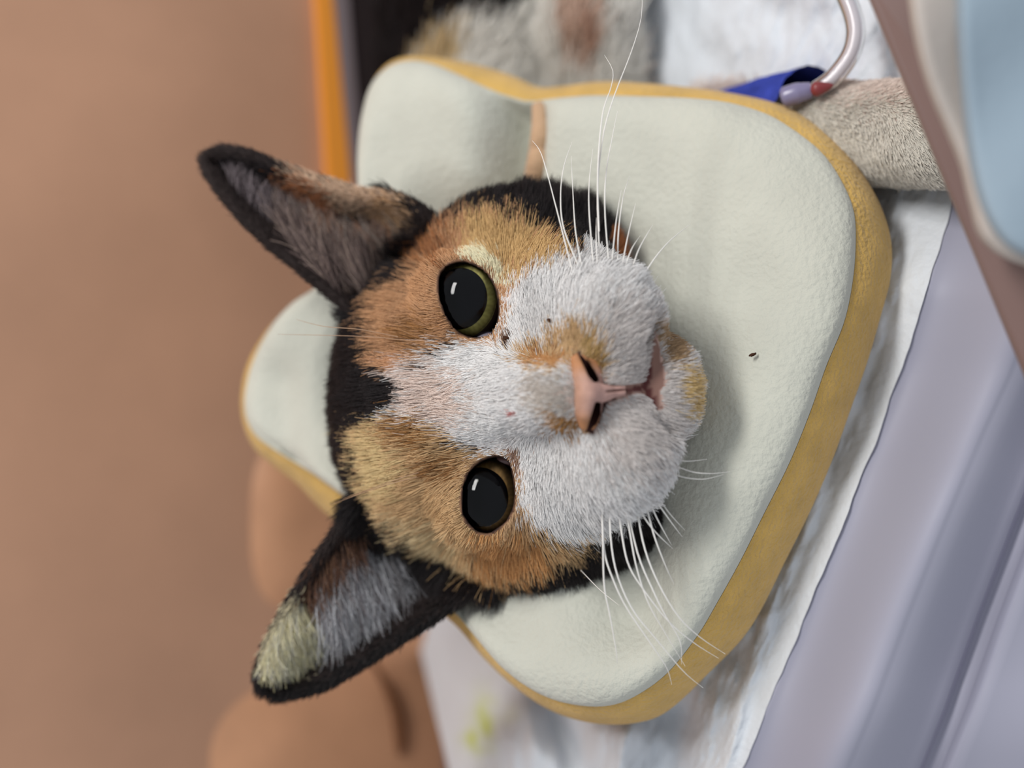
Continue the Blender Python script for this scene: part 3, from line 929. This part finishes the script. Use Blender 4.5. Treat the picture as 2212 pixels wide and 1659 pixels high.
def nhole(pts, r):
    d = np.full(npx_.shape, 1e9)
    for (x0, y0, w0), (x1, y1, w1) in zip(pts[:-1], pts[1:]):
        ex, ey = x1 - x0, y1 - y0
        t = np.clip(((npx_ - x0) * ex + (npy_ - y0) * ey) / (ex * ex + ey * ey), 0, 1)
        d = np.minimum(d, np.sqrt((npx_ - x0 - t * ex) ** 2 + (npy_ - y0 - t * ey) ** 2) - (w0 + (w1 - w0) * t))
    return d / 100.0
nh = np.minimum(nhole([(1286, 820, 6), (1278, 808, 8), (1268, 790, 6), (1252, 766, 2.5)], 0), nhole([(1290, 874, 6), (1288, 892, 9), (1282, 908, 8), (1270, 930, 3)], 0))
nf = smax(nf, -np.maximum(nh, 1.62 - Np[2]), 0.05)
nf = smax(nf, -np.maximum(nhole([(1310, 846, 1.5), (1352, 842, 2.5)], 0), 2.05 - Np[2]), 0.04)
NV, NF = surface_nets(nf, ngx, ngy, ngz)
npx, npy = PX(NV)
nbl = sstep(1235, 1300, npx)[:, None]
ncol = lin((184, 142, 120)) * (1 - nbl) + lin((186, 148, 138)) * nbl
nwing = sstep(28, 70, np.abs(npy - 850))[:, None]
ncol = ncol * (1 - nwing) + lin((178, 126, 88)) * nwing
ncol = ncol * (1 + 0.10 * noise3(NV, 0.22, 71, 2))[:, None]
hole = np.minimum.reduce([seg_d2(npx, npy, (1286, 820), (1268, 790)), seg_d2(npx, npy, (1290, 874), (1282, 908))])
wing = np.minimum.reduce([seg_d2(npx, npy, (1268, 790), (1252, 766)), seg_d2(npx, npy, (1282, 908), (1270, 930))])
deep = np.clip(np.exp(-hole / 8.5 ** 2) * 1.6, 0, 1)[:, None] * (NV[:, 2] < 2.28)[:, None]  # shade inside the nostrils put into the nose colour
ncol = ncol * (1 - deep) + lin((34, 16, 16)) * deep
deep = np.clip(np.exp(-wing / 6.0 ** 2), 0, 1)[:, None] * (NV[:, 2] < 2.1)[:, None] * 0.6  # fold shadow along the nose wings put into the colour
ncol = ncol * (1 - deep) + lin((96, 66, 56)) * deep
build('nose', NV, NF, mat('nose_leather', attr='col', rough=0.55, spec=0.22, bump=(900, 0.25, 0.0006)), cat, vcol=ncol)
del Np, nf

# ---- eyes
def disc_ring(c, n, r0, r1, z0, z1, segs=64, rings=10):
    n = unit(n)
    a = unit(np.cross(n, [0.1, 1, 0.2])); b = np.cross(n, a)
    th = np.linspace(0, 2 * math.pi, segs, endpoint=False)
    rs = np.linspace(r0, r1, rings); zs = np.linspace(z0, z1, rings)
    v = c + rs[None, :, None] * (np.cos(th)[:, None, None] * a + np.sin(th)[:, None, None] * b) + zs[None, :, None] * n
    return v.reshape(-1, 3), grid_faces(segs, rings, close_u=True)
def iris_mat(name, inner, outer):
    m = bpy.data.materials.new(name); m.use_nodes = True
    nt = m.node_tree; b = nt.nodes['Principled BSDF']
    b.inputs['Roughness'].default_value = 0.6
    at = nt.nodes.new('ShaderNodeAttribute'); at.attribute_name = 'col'
    nt.links.new(at.outputs['Color'], b.inputs['Base Color'])
    return m
M_CORNEA = shell_mat('cornea', (1, 1, 1, 1), 1.34, 0.0)
M_PUPIL = mat('pupil_black', (5, 5, 7), rough=0.9, spec=0.0)
M_IRIS = mat('iris', attr='col', rough=0.55, spec=0.2)
M_HAW = mat('third_eyelid', (150, 142, 156), rough=0.25, spec=0.5)
M_HAW2 = mat('third_eyelid_brown', (120, 88, 84), rough=0.3, spec=0.5)
for ec, pc, (ci, co), hc_, mh in ((EC_U, (990, 645), ((178, 174, 92), (160, 148, 84)), (1048, 726), M_HAW), (EC_L, (1037, 1074), ((128, 94, 42), (120, 92, 50)), (1094, 996), M_HAW2)):
    tgt = L(pc[0], pc[1], ec[2] + 0.50)
    n = unit(tgt - ec)
    pr = 0.69 if pc[1] < 900 else 0.66  # pupil oversized and off centre, also stands for shade on the iris
    eye = build('eyeball', *disc_ring(ec, n, 0.86, 1.0, 0.45, 0.0, 64, 6), mat('sclera', (70, 56, 50), rough=0.4), cat)
    iv, iF = disc_ring(ec, n, 0.55, 0.89, 0.50, 0.44, 96, 14)
    d = iv - ec
    rad = np.sqrt(np.maximum(np.sum(d * d, 1) - (d @ n) ** 2, 0))
    th = np.arctan2(d @ unit(np.cross(n, [0.3, 1, 0])), d @ np.cross(n, unit(np.cross(n, [0.3, 1, 0]))))
    fr = ((rad - 0.55) / 0.31)[:, None]
    streak = (1 + 0.16 * np.sin(th * 37 + 2 * np.sin(rad * 19)) + 0.12 * np.sin(th * 83 + 1.3))[:, None] * (1 - 0.35 * sstep(0.8, 1.0, fr))
    ic = (lin(ci) * (1 - fr) + lin(co) * fr) * streak
    build('iris', iv, iF, M_IRIS, eye, vcol=ic)
    build('pupil', *disc_ring(ec, n, 0.0, pr, 0.515, 0.515, 64, 4), M_PUPIL, eye)
    # cornea: full clear globe
    nu_, nv_ = 48, 64
    ph = np.linspace(0.0, math.pi * 0.62, nu_)[:, None]; tt = np.linspace(0, 2 * math.pi, nv_, endpoint=False)[None, :]
    a_ = unit(np.cross(n, [0.1, 1, 0.2])); b_ = np.cross(n, a_)
    R_ = ER - 0.012
    cv = ec + R_ * (np.cos(ph)[..., None] * n + np.sin(ph)[..., None] * (np.cos(tt)[..., None] * a_ + np.sin(tt)[..., None] * b_))
    build('cornea', cv.reshape(-1, 3), [q for q in grid_faces(nu_, nv_, close_v=True)], M_CORNEA, eye)
    # third eyelid in the inner corner
    hz = ec[2] + math.sqrt(max(0.05, 1.0 - (np.linalg.norm((np.array(hc_) - np.array(PX(ec))) / 96.0)) ** 2))
    hcen = L(hc_[0], hc_[1], hz - 0.06)
    uu, vv2 = np.meshgrid(np.linspace(0, math.pi, 14), np.linspace(0, 2 * math.pi, 20, endpoint=False), indexing='ij')
    hv = hcen + np.stack([0.26 * np.sin(uu) * np.cos(vv2), 0.13 * np.sin(uu) * np.sin(vv2), 0.12 * np.cos(uu)], -1)
    build('third_eyelid', hv.reshape(-1, 3), grid_faces(14, 20, close_v=True), mh, eye)

# ---- fur
FLOW = np.array([  # px, py, dx, dy, length cm, lift
    (1230, 850, -1, 0, .13, .4), (1150, 850, -1, 0, .20, .35), (1060, 860, -1, 0, .30, .3), (950, 860, -1, 0, .48, .28), (850, 860, -1, .03, .60, .3), (750, 860, -1, .05, .55, .5),
    (1000, 760, -1, -.05, .32, .28), (900, 720, -1, -.15, .65, .35), (880, 600, -.9, -.55, .75, .4), (920, 520, -.5, -.9, .7, .4), (950, 450, -.35, -.95, .65, .5), (1050, 470, -.05, -1, .55, .35),
    (1150, 480, .1, -1, .6, .4), (1210, 480, .3, -1, .8, .5), (1100, 560, -.05, -1, .40, .28), (1160, 640, .05, -1, .38, .28), (1230, 580, .2, -1, .55, .35), (1100, 700, -.35, -.95, .25, .28), (1200, 720, .05, -1, .28, .35),
    (1280, 650, .35, -.95, .42, .4), (1300, 740, .45, -.85, .33, .45), (1350, 780, .75, -.5, .30, .5), (1380, 680, .75, -.65, .42, .5), (1420, 720, .95, -.3, .35, .6), (1360, 810, .95, -.2, .25, .5),
    (1480, 760, 1, -.35, .4, .6), (1490, 840, 1, 0, .42, .6), (1470, 910, 1, .3, .42, .6), (1350, 880, .85, .4, .27, .5),
    (1020, 550, -.3, -1, .22, .25), (945, 640, -1, -.2, .4, .3), (960, 700, -1, .15, .35, .3), (1085, 640, .2, -1, .16, .25),
    (900, 930, -1, .08, .6, .35), (840, 960, -1, .1, .65, .4), (950, 1000, -1, .25, .5, .3), (860, 1060, -1, .4, .75, .4), (900, 1140, -.8, .7, .85, .42), (970, 1210, -.45, .95, .8, .42), (1050, 1220, -.1, 1, .65, .35),
    (990, 1080, -.9, .4, .35, .28), (1060, 975, -.9, .2, .2, .25), (1120, 1040, .1, 1, .22, .25), (1120, 1200, .1, 1, .6, .35), (1200, 1180, .25, 1, .65, .4), (1280, 1120, .4, 1, .6, .4), (1200, 1060, .12, 1, .40, .28),
    (1150, 960, -.25, .95, .25, .28), (1250, 960, .3, .9, .27, .4), (1320, 1000, .5, .85, .38, .45), (1400, 1000, .8, .6, .42, .5), (1420, 1060, .75, .7, .5, .5), (1380, 900, .85, .45, .28, .5), (1340, 1080, .55, .85, .55, .45),
    (1000, 400, -.1, -1, .7, .7), (1150, 400, .1, -1, .8, .7), (1280, 440, .5, -.8, .9, .6), (740, 700, -1, -.15, .6, .5), (740, 1000, -1, .2, .6, .5), (1200, 1270, .2, 1, .7, .5), (1400, 1120, .7, .7, .7, .5), (1360, 560, .7, -.6, .7, .5),
    (820, 560, -.8, -.6, .7, .35), (790, 1120, -.7, .7, .65, .35), (780, 640, -1, -.3, .7, .4),
], float)
def flow(px, py):
    d2 = (px[:, None] - FLOW[None, :, 0]) ** 2 + (py[:, None] - FLOW[None, :, 1]) ** 2
    w = 1.0 / (d2 + 22.0 ** 2) ** 1.6
    w /= w.sum(1)[:, None]
    return w @ FLOW[:, 2:]
def groom(root, n, vec, length, lift, jit, k=6, clump=0.0):
    t = vec - n * np.sum(vec * n, 1)[:, None]
    tl = np.linalg.norm(t, axis=1)[:, None]
    back = np.array([0, 0, -1.0]) - n * (-n[:, 2])[:, None]
    t = unit(t + back * np.clip(0.5 - tl, 0, 1))
    j = rng.normal(size=root.shape) * jit
    if clump:
        cs = clump
        j = j + np.stack([noise3(root, cs, 81 + a, 2) for a in range(3)], 1) * 0.20
    d0_ = unit(t + n * (lift * rng.uniform(0.7, 1.4, len(root)))[:, None] + j)
    d1_ = unit(t + n * (lift * 0.25)[:, None] + j * 0.8 + rng.normal(size=root.shape) * jit * 0.6)
    return hair_points(root, d0_, d1_, length, k)

# head coat
def w_head(c, n):
    px, py = PX(c)
    u, l = in_ear(c)
    vis = np.clip(n[:, 2] * 1.5 + 0.75, 0, 1)
    w = vis * (c[:, 2] > -6.2) * ~(u | l) * (px < 1560)
    w = w * np.where(c[:, 2] > -2.0, 1.25, 1.0)
    return w
root, n = scatter(BV, BF, BN, 330000, w_head)
px, py = PX(root)
se = np.minimum(poly_sd(px, py, EYE_U), poly_sd(px, py, EYE_L))
NOSE = [(1238, 770), (1252, 762), (1290, 806), (1302, 832), (1352, 836), (1352, 856), (1306, 868), (1300, 890), (1280, 934), (1264, 928), (1258, 895), (1254, 850), (1246, 800)]
sn = poly_sd(px, py, NOSE); sm = poly_sd(px, py, MOUTH)
keep = ~((se < 5) & (root[:, 2] > -2.4)) & ~((sn < 2) & (root[:, 2] > 1.0)) & ~((sm < 3) & (root[:, 2] > 0.6))
root, n, px, py, se, sn, sm = [a[keep] for a in (root, n, px, py, se, sn, sm)]
fl = flow(px, py)
ln = fl[:, 2] * rng.uniform(0.7, 1.15, len(px)) * np.where(root[:, 2] > 0.0, 0.8, 1.0)
ln = ln * np.clip(0.35 + se / 60.0, 0.35, 1.0) * np.where(root[:, 2] > 1.0, np.clip(0.45 + np.minimum(sn, sm) / 60.0, 0.45, 1), 1)
vec = unit(np.stack([fl[:, 0], -fl[:, 1], np.zeros(len(px))], 1))
hp = groom(root, n, vec, ln, fl[:, 3] * 0.85, 0.12, 6, clump=0.6)
mid = hp[:, 4]
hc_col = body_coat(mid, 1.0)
wh = hc_col.mean(1) > 0.25
hc_col = hc_col * np.where(wh, rng.uniform(0.93, 1.04, len(px)), rng.uniform(0.66, 1.34, len(px)))[:, None]
dk = rng.random(len(px)) < np.where(wh, 0.010, 0.03)
hc_col[dk] *= 0.45
hair('head_fur', hp, rng.uniform(0.0062, 0.0092, len(px)), 0.0025, hc_col, M_FUR, cat, dark_root=np.where(wh, np.where(root[:, 2] > 0.5, 0.58, 0.76), 0.50))  # darker muzzle roots put the shade between hairs into the colour

# ears: short velvet, then the long pale tufts inside
def w_ear(c, n):
    u, l = in_ear(c)
    return (u | l) * np.clip(n[:, 2] + 0.9, 0.1, 1)
root, n = scatter(BV, BF, BN, 42000, w_ear)
px, py = PX(root)
u_, l_ = in_ear(root)
vec = np.where(u_[:, None], np.array([-0.75, 0.55, 0.1]), np.array([-0.5, -0.8, 0.1]))
hp = groom(root, n, unit(vec), 0.20 * rng.uniform(0.6, 1.3, len(px)), np.full(len(px), 0.45), 0.2, 4)
ec_ = ear_coat(hp[:, 2]) * rng.uniform(0.6, 1.3, (len(px), 1))
hair('ear_fur', hp, 0.009, 0.004, ec_, M_FUR, cat)
def tufts(poly, count, vec, l0, l1, cols, up):
    ctr = np.asarray(poly, float)
    def w(c, n):
        px, py = PX(c)
        u, l = in_ear(c)
        return ((u | l) & (poly_sd(px, py, poly) < 0) & (n[:, 2] > -0.1)) * 1.0
    root, n = scatter(BV, BF, BN, count, w)
    v_ = unit(np.array([vec[0], -vec[1], 0.0]))
    d0_ = unit(v_ + np.array([0, 0, up]) + rng.normal(size=root.shape) * 0.16)
    d1_ = unit(v_ + np.array([0, 0, up * 0.1]) + rng.normal(size=root.shape) * 0.35)
    ln = rng.uniform(l0, l1, count)
    tx, ty = PX(root + v_ * 0.5 * ln[:, None])
    rx, ry = PX(root)
    reg = EARREG_U if np.mean(ry) < 830 else EARREG_L
    tx, ty = PX(root + v_ * ln[:, None])
    sdt = poly_sd(tx, ty, reg)
    ln = np.where(sdt > -22, np.clip(ln - (sdt + 22) / 88.0, 0.12, None), ln)
    ci = rng.integers(0, len(cols), count)
    c = np.stack([lin(k) for k in cols])[ci] * rng.uniform(0.8, 1.6, (count, 1))
    return hair_points(root, d0_, d1_, ln, 7), c
sets = [tufts([(470, 345), (600, 375), (650, 430), (640, 520), (560, 470), (500, 410)], 1700, (0.05, -1.0), 0.5, 1.0, [(140, 128, 130), (100, 90, 92), (70, 60, 62)], 0.25),
        tufts([(600, 390), (760, 430), (880, 470), (870, 560), (760, 590), (680, 540)], 4200, (-0.42, -0.9), 0.8, 1.5, [(184, 166, 154), (160, 136, 122), (130, 108, 100), (200, 188, 176), (186, 134, 104)], 0.35),
        tufts([(620, 500), (700, 520), (860, 580), (800, 650), (740, 640), (680, 590)], 3000, (-0.50, -0.87), 0.8, 1.6, [(132, 114, 108), (96, 82, 78), (160, 140, 128), (64, 52, 52)], 0.35),
        tufts([(590, 1345), (655, 1295), (700, 1330), (680, 1390), (600, 1420), (562, 1415)], 2400, (0.10, 1.0), 0.4, 0.85, [(216, 208, 172), (198, 188, 148), (180, 176, 164)], 0.25),
        tufts([(680, 1255), (760, 1170), (840, 1200), (830, 1290), (720, 1350)], 2600, (0.22, 1.0), 0.8, 1.6, [(160, 160, 164), (128, 126, 130), (190, 190, 192), (100, 92, 92)], 0.30),
        tufts([(660, 1270), (740, 1160), (790, 1150), (720, 1300)], 900, (0.2, 1.0), 0.5, 1.0, [(90, 60, 44), (60, 42, 36), (110, 80, 60)], 0.30),
        tufts([(800, 1190), (840, 1180), (900, 1230), (880, 1280), (830, 1260)], 260, (0.5, 0.9), 0.8, 1.5, [(150, 150, 154), (110, 108, 110)], 0.25)]
hair('ear_tufts', np.concatenate([s[0] for s in sets]), 0.0065, 0.003, np.concatenate([s[1] for s in sets]), M_FUR, cat)

# torso and foreleg coat
def w_torso(c, n):
    px, py = PX(c)
    return ((c[:, 2] < -6.5) & (py < 330) & (n[:, 2] > -0.3)) * 1.0
root, n = scatter(BV, BF, BN, 45000, w_torso)
px, py = PX(root)
vec = unit(np.stack([0.25 + 0 * px, 0.6 + 0 * px, 0.2 + 0 * px], 1))
hp = groom(root, n, vec, rng.uniform(0.7, 1.3, len(px)), np.full(len(px), 0.4), 0.22, 5, clump=2.0)
hair('torso_fur', hp, 0.014, 0.006, body_coat(hp[:, 3]) * rng.uniform(0.97, 1.05, (len(px), 1)), M_FUR, cat, dark_root=0.92)
def w_leg(c, n):
    px, py = PX(c)
    return ((px > 1640) & (c[:, 2] > -6) & (n[:, 2] > -0.5)) * 1.0
root, n = scatter(BV, BF, BN, 60000, w_leg)
px, py = PX(root)
vec = unit(np.stack([0.75 + 0 * px, -0.45 + 0 * px, 0 * px], 1))
hp = groom(root, n, vec, rng.uniform(0.16, 0.28, len(px)), np.full(len(px), 0.4), 0.12, 4, clump=1.2)
hair('leg_fur', hp, 0.009, 0.004, body_coat(hp[:, 2]) * rng.uniform(0.85, 1.1, (len(px), 1)), M_FUR, cat)

# ---- whiskers, one object each
M_WH = mat('whisker', (240, 236, 230), rough=0.35, spec=0.4)
M_WHD = mat('whisker_tan', (176, 140, 110), rough=0.4, spec=0.4)
WH_U = [[(1242, 607), (1218, 513), (1199, 439), (1171, 337), (1150, 304)], [(1254, 584), (1218, 494), (1211, 423), (1218, 360), (1236, 306)],
        [(1260, 590), (1244, 505), (1238, 423), (1234, 337)], [(1283, 582), (1273, 462), (1273, 392), (1281, 321)],
        [(1297, 588), (1291, 451), (1293, 372), (1305, 282), (1328, 204), (1363, 114), (1385, 39), (1387, -30)],
        [(1291, 580), (1288, 520), (1288, 470)], [(1317, 588), (1307, 462), (1309, 376), (1322, 300), (1334, 240)], [(1294, 500), (1291, 400), (1294, 320), (1301, 251), (1309, 219), (1320, 188), (1324, 153), (1305, 118)],
        [(1320, 588), (1330, 486), (1342, 411)], [(1334, 590), (1336, 502), (1346, 427), (1360, 380)], [(1340, 598), (1354, 521), (1373, 439)],
        [(1358, 608), (1379, 541), (1410, 486)], [(1376, 620), (1410, 564), (1446, 521), (1489, 486)], [(1346, 592), (1363, 541), (1383, 509)],
        [(1397, 628), (1422, 596)], [(1418, 645), (1440, 622)]]
WH_L = [[(1298, 1050), (1302, 1153), (1305, 1262), (1317, 1327), (1331, 1406), (1333, 1435)], [(1316, 1070), (1320, 1171), (1335, 1247), (1368, 1319), (1418, 1381), (1476, 1450), (1519, 1486)],
        [(1331, 1064), (1346, 1171), (1360, 1225), (1389, 1272), (1443, 1341), (1498, 1388), (1552, 1422)], [(1343, 1045), (1360, 1146), (1375, 1225), (1400, 1301), (1436, 1366), (1480, 1439)],
        [(1350, 1078), (1378, 1197), (1411, 1276), (1436, 1327), (1469, 1385), (1472, 1435)], [(1371, 1064), (1389, 1171), (1418, 1251), (1462, 1327), (1509, 1374), (1567, 1413)],
        [(1302, 1130), (1306, 1195), (1324, 1251), (1353, 1312), (1407, 1392), (1440, 1442), (1451, 1479)], [(1387, 1055), (1411, 1150), (1436, 1218), (1456, 1262)],
        [(1383, 1038), (1418, 1117), (1451, 1178)], [(1387, 1020), (1418, 1081), (1447, 1124), (1474, 1160)], [(1410, 1055), (1444, 1106), (1480, 1146)],
        [(1364, 1074), (1407, 1139), (1454, 1186)], [(1438, 985), (1480, 996), (1527, 992)], [(1434, 996), (1491, 1018), (1534, 1023), (1577, 1019)],
        [(1428, 1013), (1473, 1030), (1520, 1035), (1563, 1025)], [(1255, 1232), (1295, 1273), (1339, 1309)]]
WH_B = [[(872, 735), (790, 727), (600, 722)], [(860, 728), (780, 712), (700, 705), (640, 690)], [(900, 1030), (820, 1052), (715, 1090)], [(905, 1020), (830, 1045), (740, 1078)]]
def whisker(path, z0, z1, rad, m):
    p = spline(path, 22)
    s = np.linspace(0, 1, 22)
    z = z0 + (z1 - z0) * s + 0.25 * np.sin(s * math.pi)
    v, f = tube(L(p[:, 0], p[:, 1], z), rad * (1 - s ** 1.8) + 0.003, 6)
    build('whisker', v, f, m, cat)
for p in WH_U:
    whisker(p, 1.15, 0.2 if len(p) > 3 else 0.7, 0.0135 if len(p) > 2 else 0.008, M_WH)
for p in WH_L:
    whisker(p, 1.15 if p[0][1] < 1200 else -1.0, 0.9, 0.019 if p[0][0] > 1260 and p[0][0] < 1400 else 0.009, M_WH)
for p in WH_B:
    whisker(p, -0.6, -1.2, 0.007, M_WHD)

# ------------------------------------------------------------------ blue bandage, catheter tube
band_o = empty('elastic_bandage', L(1690, 300, -3.6), 'dark blue elastic bandage wrapped on the outstretched foreleg', 'bandage')
M_BLUE = mat('blue_crepe', (58, 72, 164), rough=0.9, spec=0.1, bump=(600, 0.8, 0.002), var=(200, 0.25))
def wrap(name, pts, radii, sides=44, ragged=0.0):
    c = spline(np.array([L(*p) for p in pts]), 26)
    v, f = tube(c, np.interp(np.linspace(0, 1, 26), np.linspace(0, 1, len(radii)), radii), sides, caps=False)
    v = v.reshape(26, sides, 3)
    d = unit(v - c[:, None, :])
    v = v + d * (0.03 * noise3(v, 0.6, 41, 2))[..., None]
    if ragged:
        ax_ = unit(c[-1] - c[-3])
        v[-1] += ax_ * (ragged * rng.uniform(-1, 1, sides))[:, None]
        v[-2] += ax_ * (0.4 * ragged * rng.uniform(-1, 1, sides))[:, None]
    return build(name, v.reshape(-1, 3), f, M_BLUE, band_o)
wrap('inner_wrap', [(1540, 300, -7.0), (1640, 280, -5.6), (1715, 270, -4.5)], [1.16, 1.24, 1.30])
wrap('outer_wrap', [(1560, 296, -6.7), (1660, 276, -5.2), (1752, 264, -3.9)], [1.20, 1.32, 1.38], ragged=0.07)

cath = empty('catheter_tube', L(1760, 190, -2.2), 'clear catheter tube with red tinted connector at the blue bandage', 'tube')
M_TUBE = shell_mat('clear_tube', (0.95, 0.94, 0.95, 1), 1.4, 0.1)
tp = spline([tuple(L(*p)) for p in [(1765, 194, -2.5), (1800, 168, -2.3), (1835, 122, -2.1), (1848, 78, -2.0), (1844, 38, -2.0), (1826, -10, -2.1), (1800, -60, -2.3)]], 50)
v, f = tube(tp, 0.225, 20)
build('tube', v, f, M_TUBE, cath)
v, f = tube(tp, 0.14, 16)
build('fluid_line', v, f, mat('tube_core', (214, 208, 210), rough=0.25, spec=0.5), cath)
v, f = tube(spline([tuple(L(*p)) for p in [(1690, 212, -2.75), (1720, 202, -2.6), (1752, 195, -2.5)]], 14), np.array([0.20, 0.24, 0.25, 0.25, 0.25, 0.25, 0.25, 0.25, 0.24, 0.22, 0.22, 0.2, 0.2, 0.18]), 16)
build('connector', v, f, mat('connector_plastic', (132, 126, 158), rough=0.25, spec=0.5), cath)
v, f = tube(spline([tuple(L(*p)) for p in [(1752, 194, -2.3), (1775, 190, -2.2), (1800, 184, -2.15)]], 12), np.array([0.08, 0.12, 0.16, 0.18, 0.17, 0.16, 0.14, 0.12, 0.10, 0.08, 0.05, 0.02]), 12)
build('red_stopper', v, f, mat('blood_red', (132, 52, 54), rough=0.4, spec=0.5), cath)

# ------------------------------------------------------------------ crumbs on the fur and the collar
M_CRUMB = mat('crumb_brown', (70, 46, 34), rough=0.8, spec=0.1)
def crumb(px, py, z, r, label, seed):
    c = L(px, py, z)
    q = np.random.default_rng(seed)
    u_, v_ = np.meshgrid(np.linspace(0, math.pi, 9), np.linspace(0, 2 * math.pi, 12, endpoint=False), indexing='ij')
    d = np.stack([np.sin(u_) * np.cos(v_), np.sin(u_) * np.sin(v_), np.cos(u_)], -1)
    p = d * (np.array(r) * (1 + 0.35 * noise3(d, 1.1, seed, 2))[..., None])
    a = q.uniform(-0.5, 0.5)
    p = p @ np.array([[math.cos(a), -math.sin(a), 0], [math.sin(a), math.cos(a), 0], [0, 0, 1]])
    o = build('crumb', (c + p).reshape(-1, 3), grid_faces(9, 12, close_v=True), M_CRUMB, loc=W(c))
    tag(o, label, 'crumb', 'dirt crumbs')
def face_z(px, py):
    k = np.argmin((fpx - px) ** 2 + (fpy - py) ** 2)
    return face.reshape(-1, 3)[k, 2]
crumb(1626, 766, face_z(1626, 766) + 0.12, (0.085, 0.03, 0.03), 'dark brown crumb lying alone on the cream collar face beside the chin', 3)
sel = (BV[:, 2] > -2)
def coat_z(px, py):
    k = np.argmin((bpx - px) ** 2 + (bpy_ - py) ** 2 + 1e9 * ~sel)
    return BV[k, 2]
crumb(1186, 692, coat_z(1186, 692) + 0.16, (0.05, 0.04, 0.03), 'tiny brown crumb in the fur beside the tan nose mark', 5)
crumb(1092, 730, coat_z(1092, 730) + 0.10, (0.06, 0.045, 0.03), 'tiny brown crumb at the inner corner of the green eye', 7)
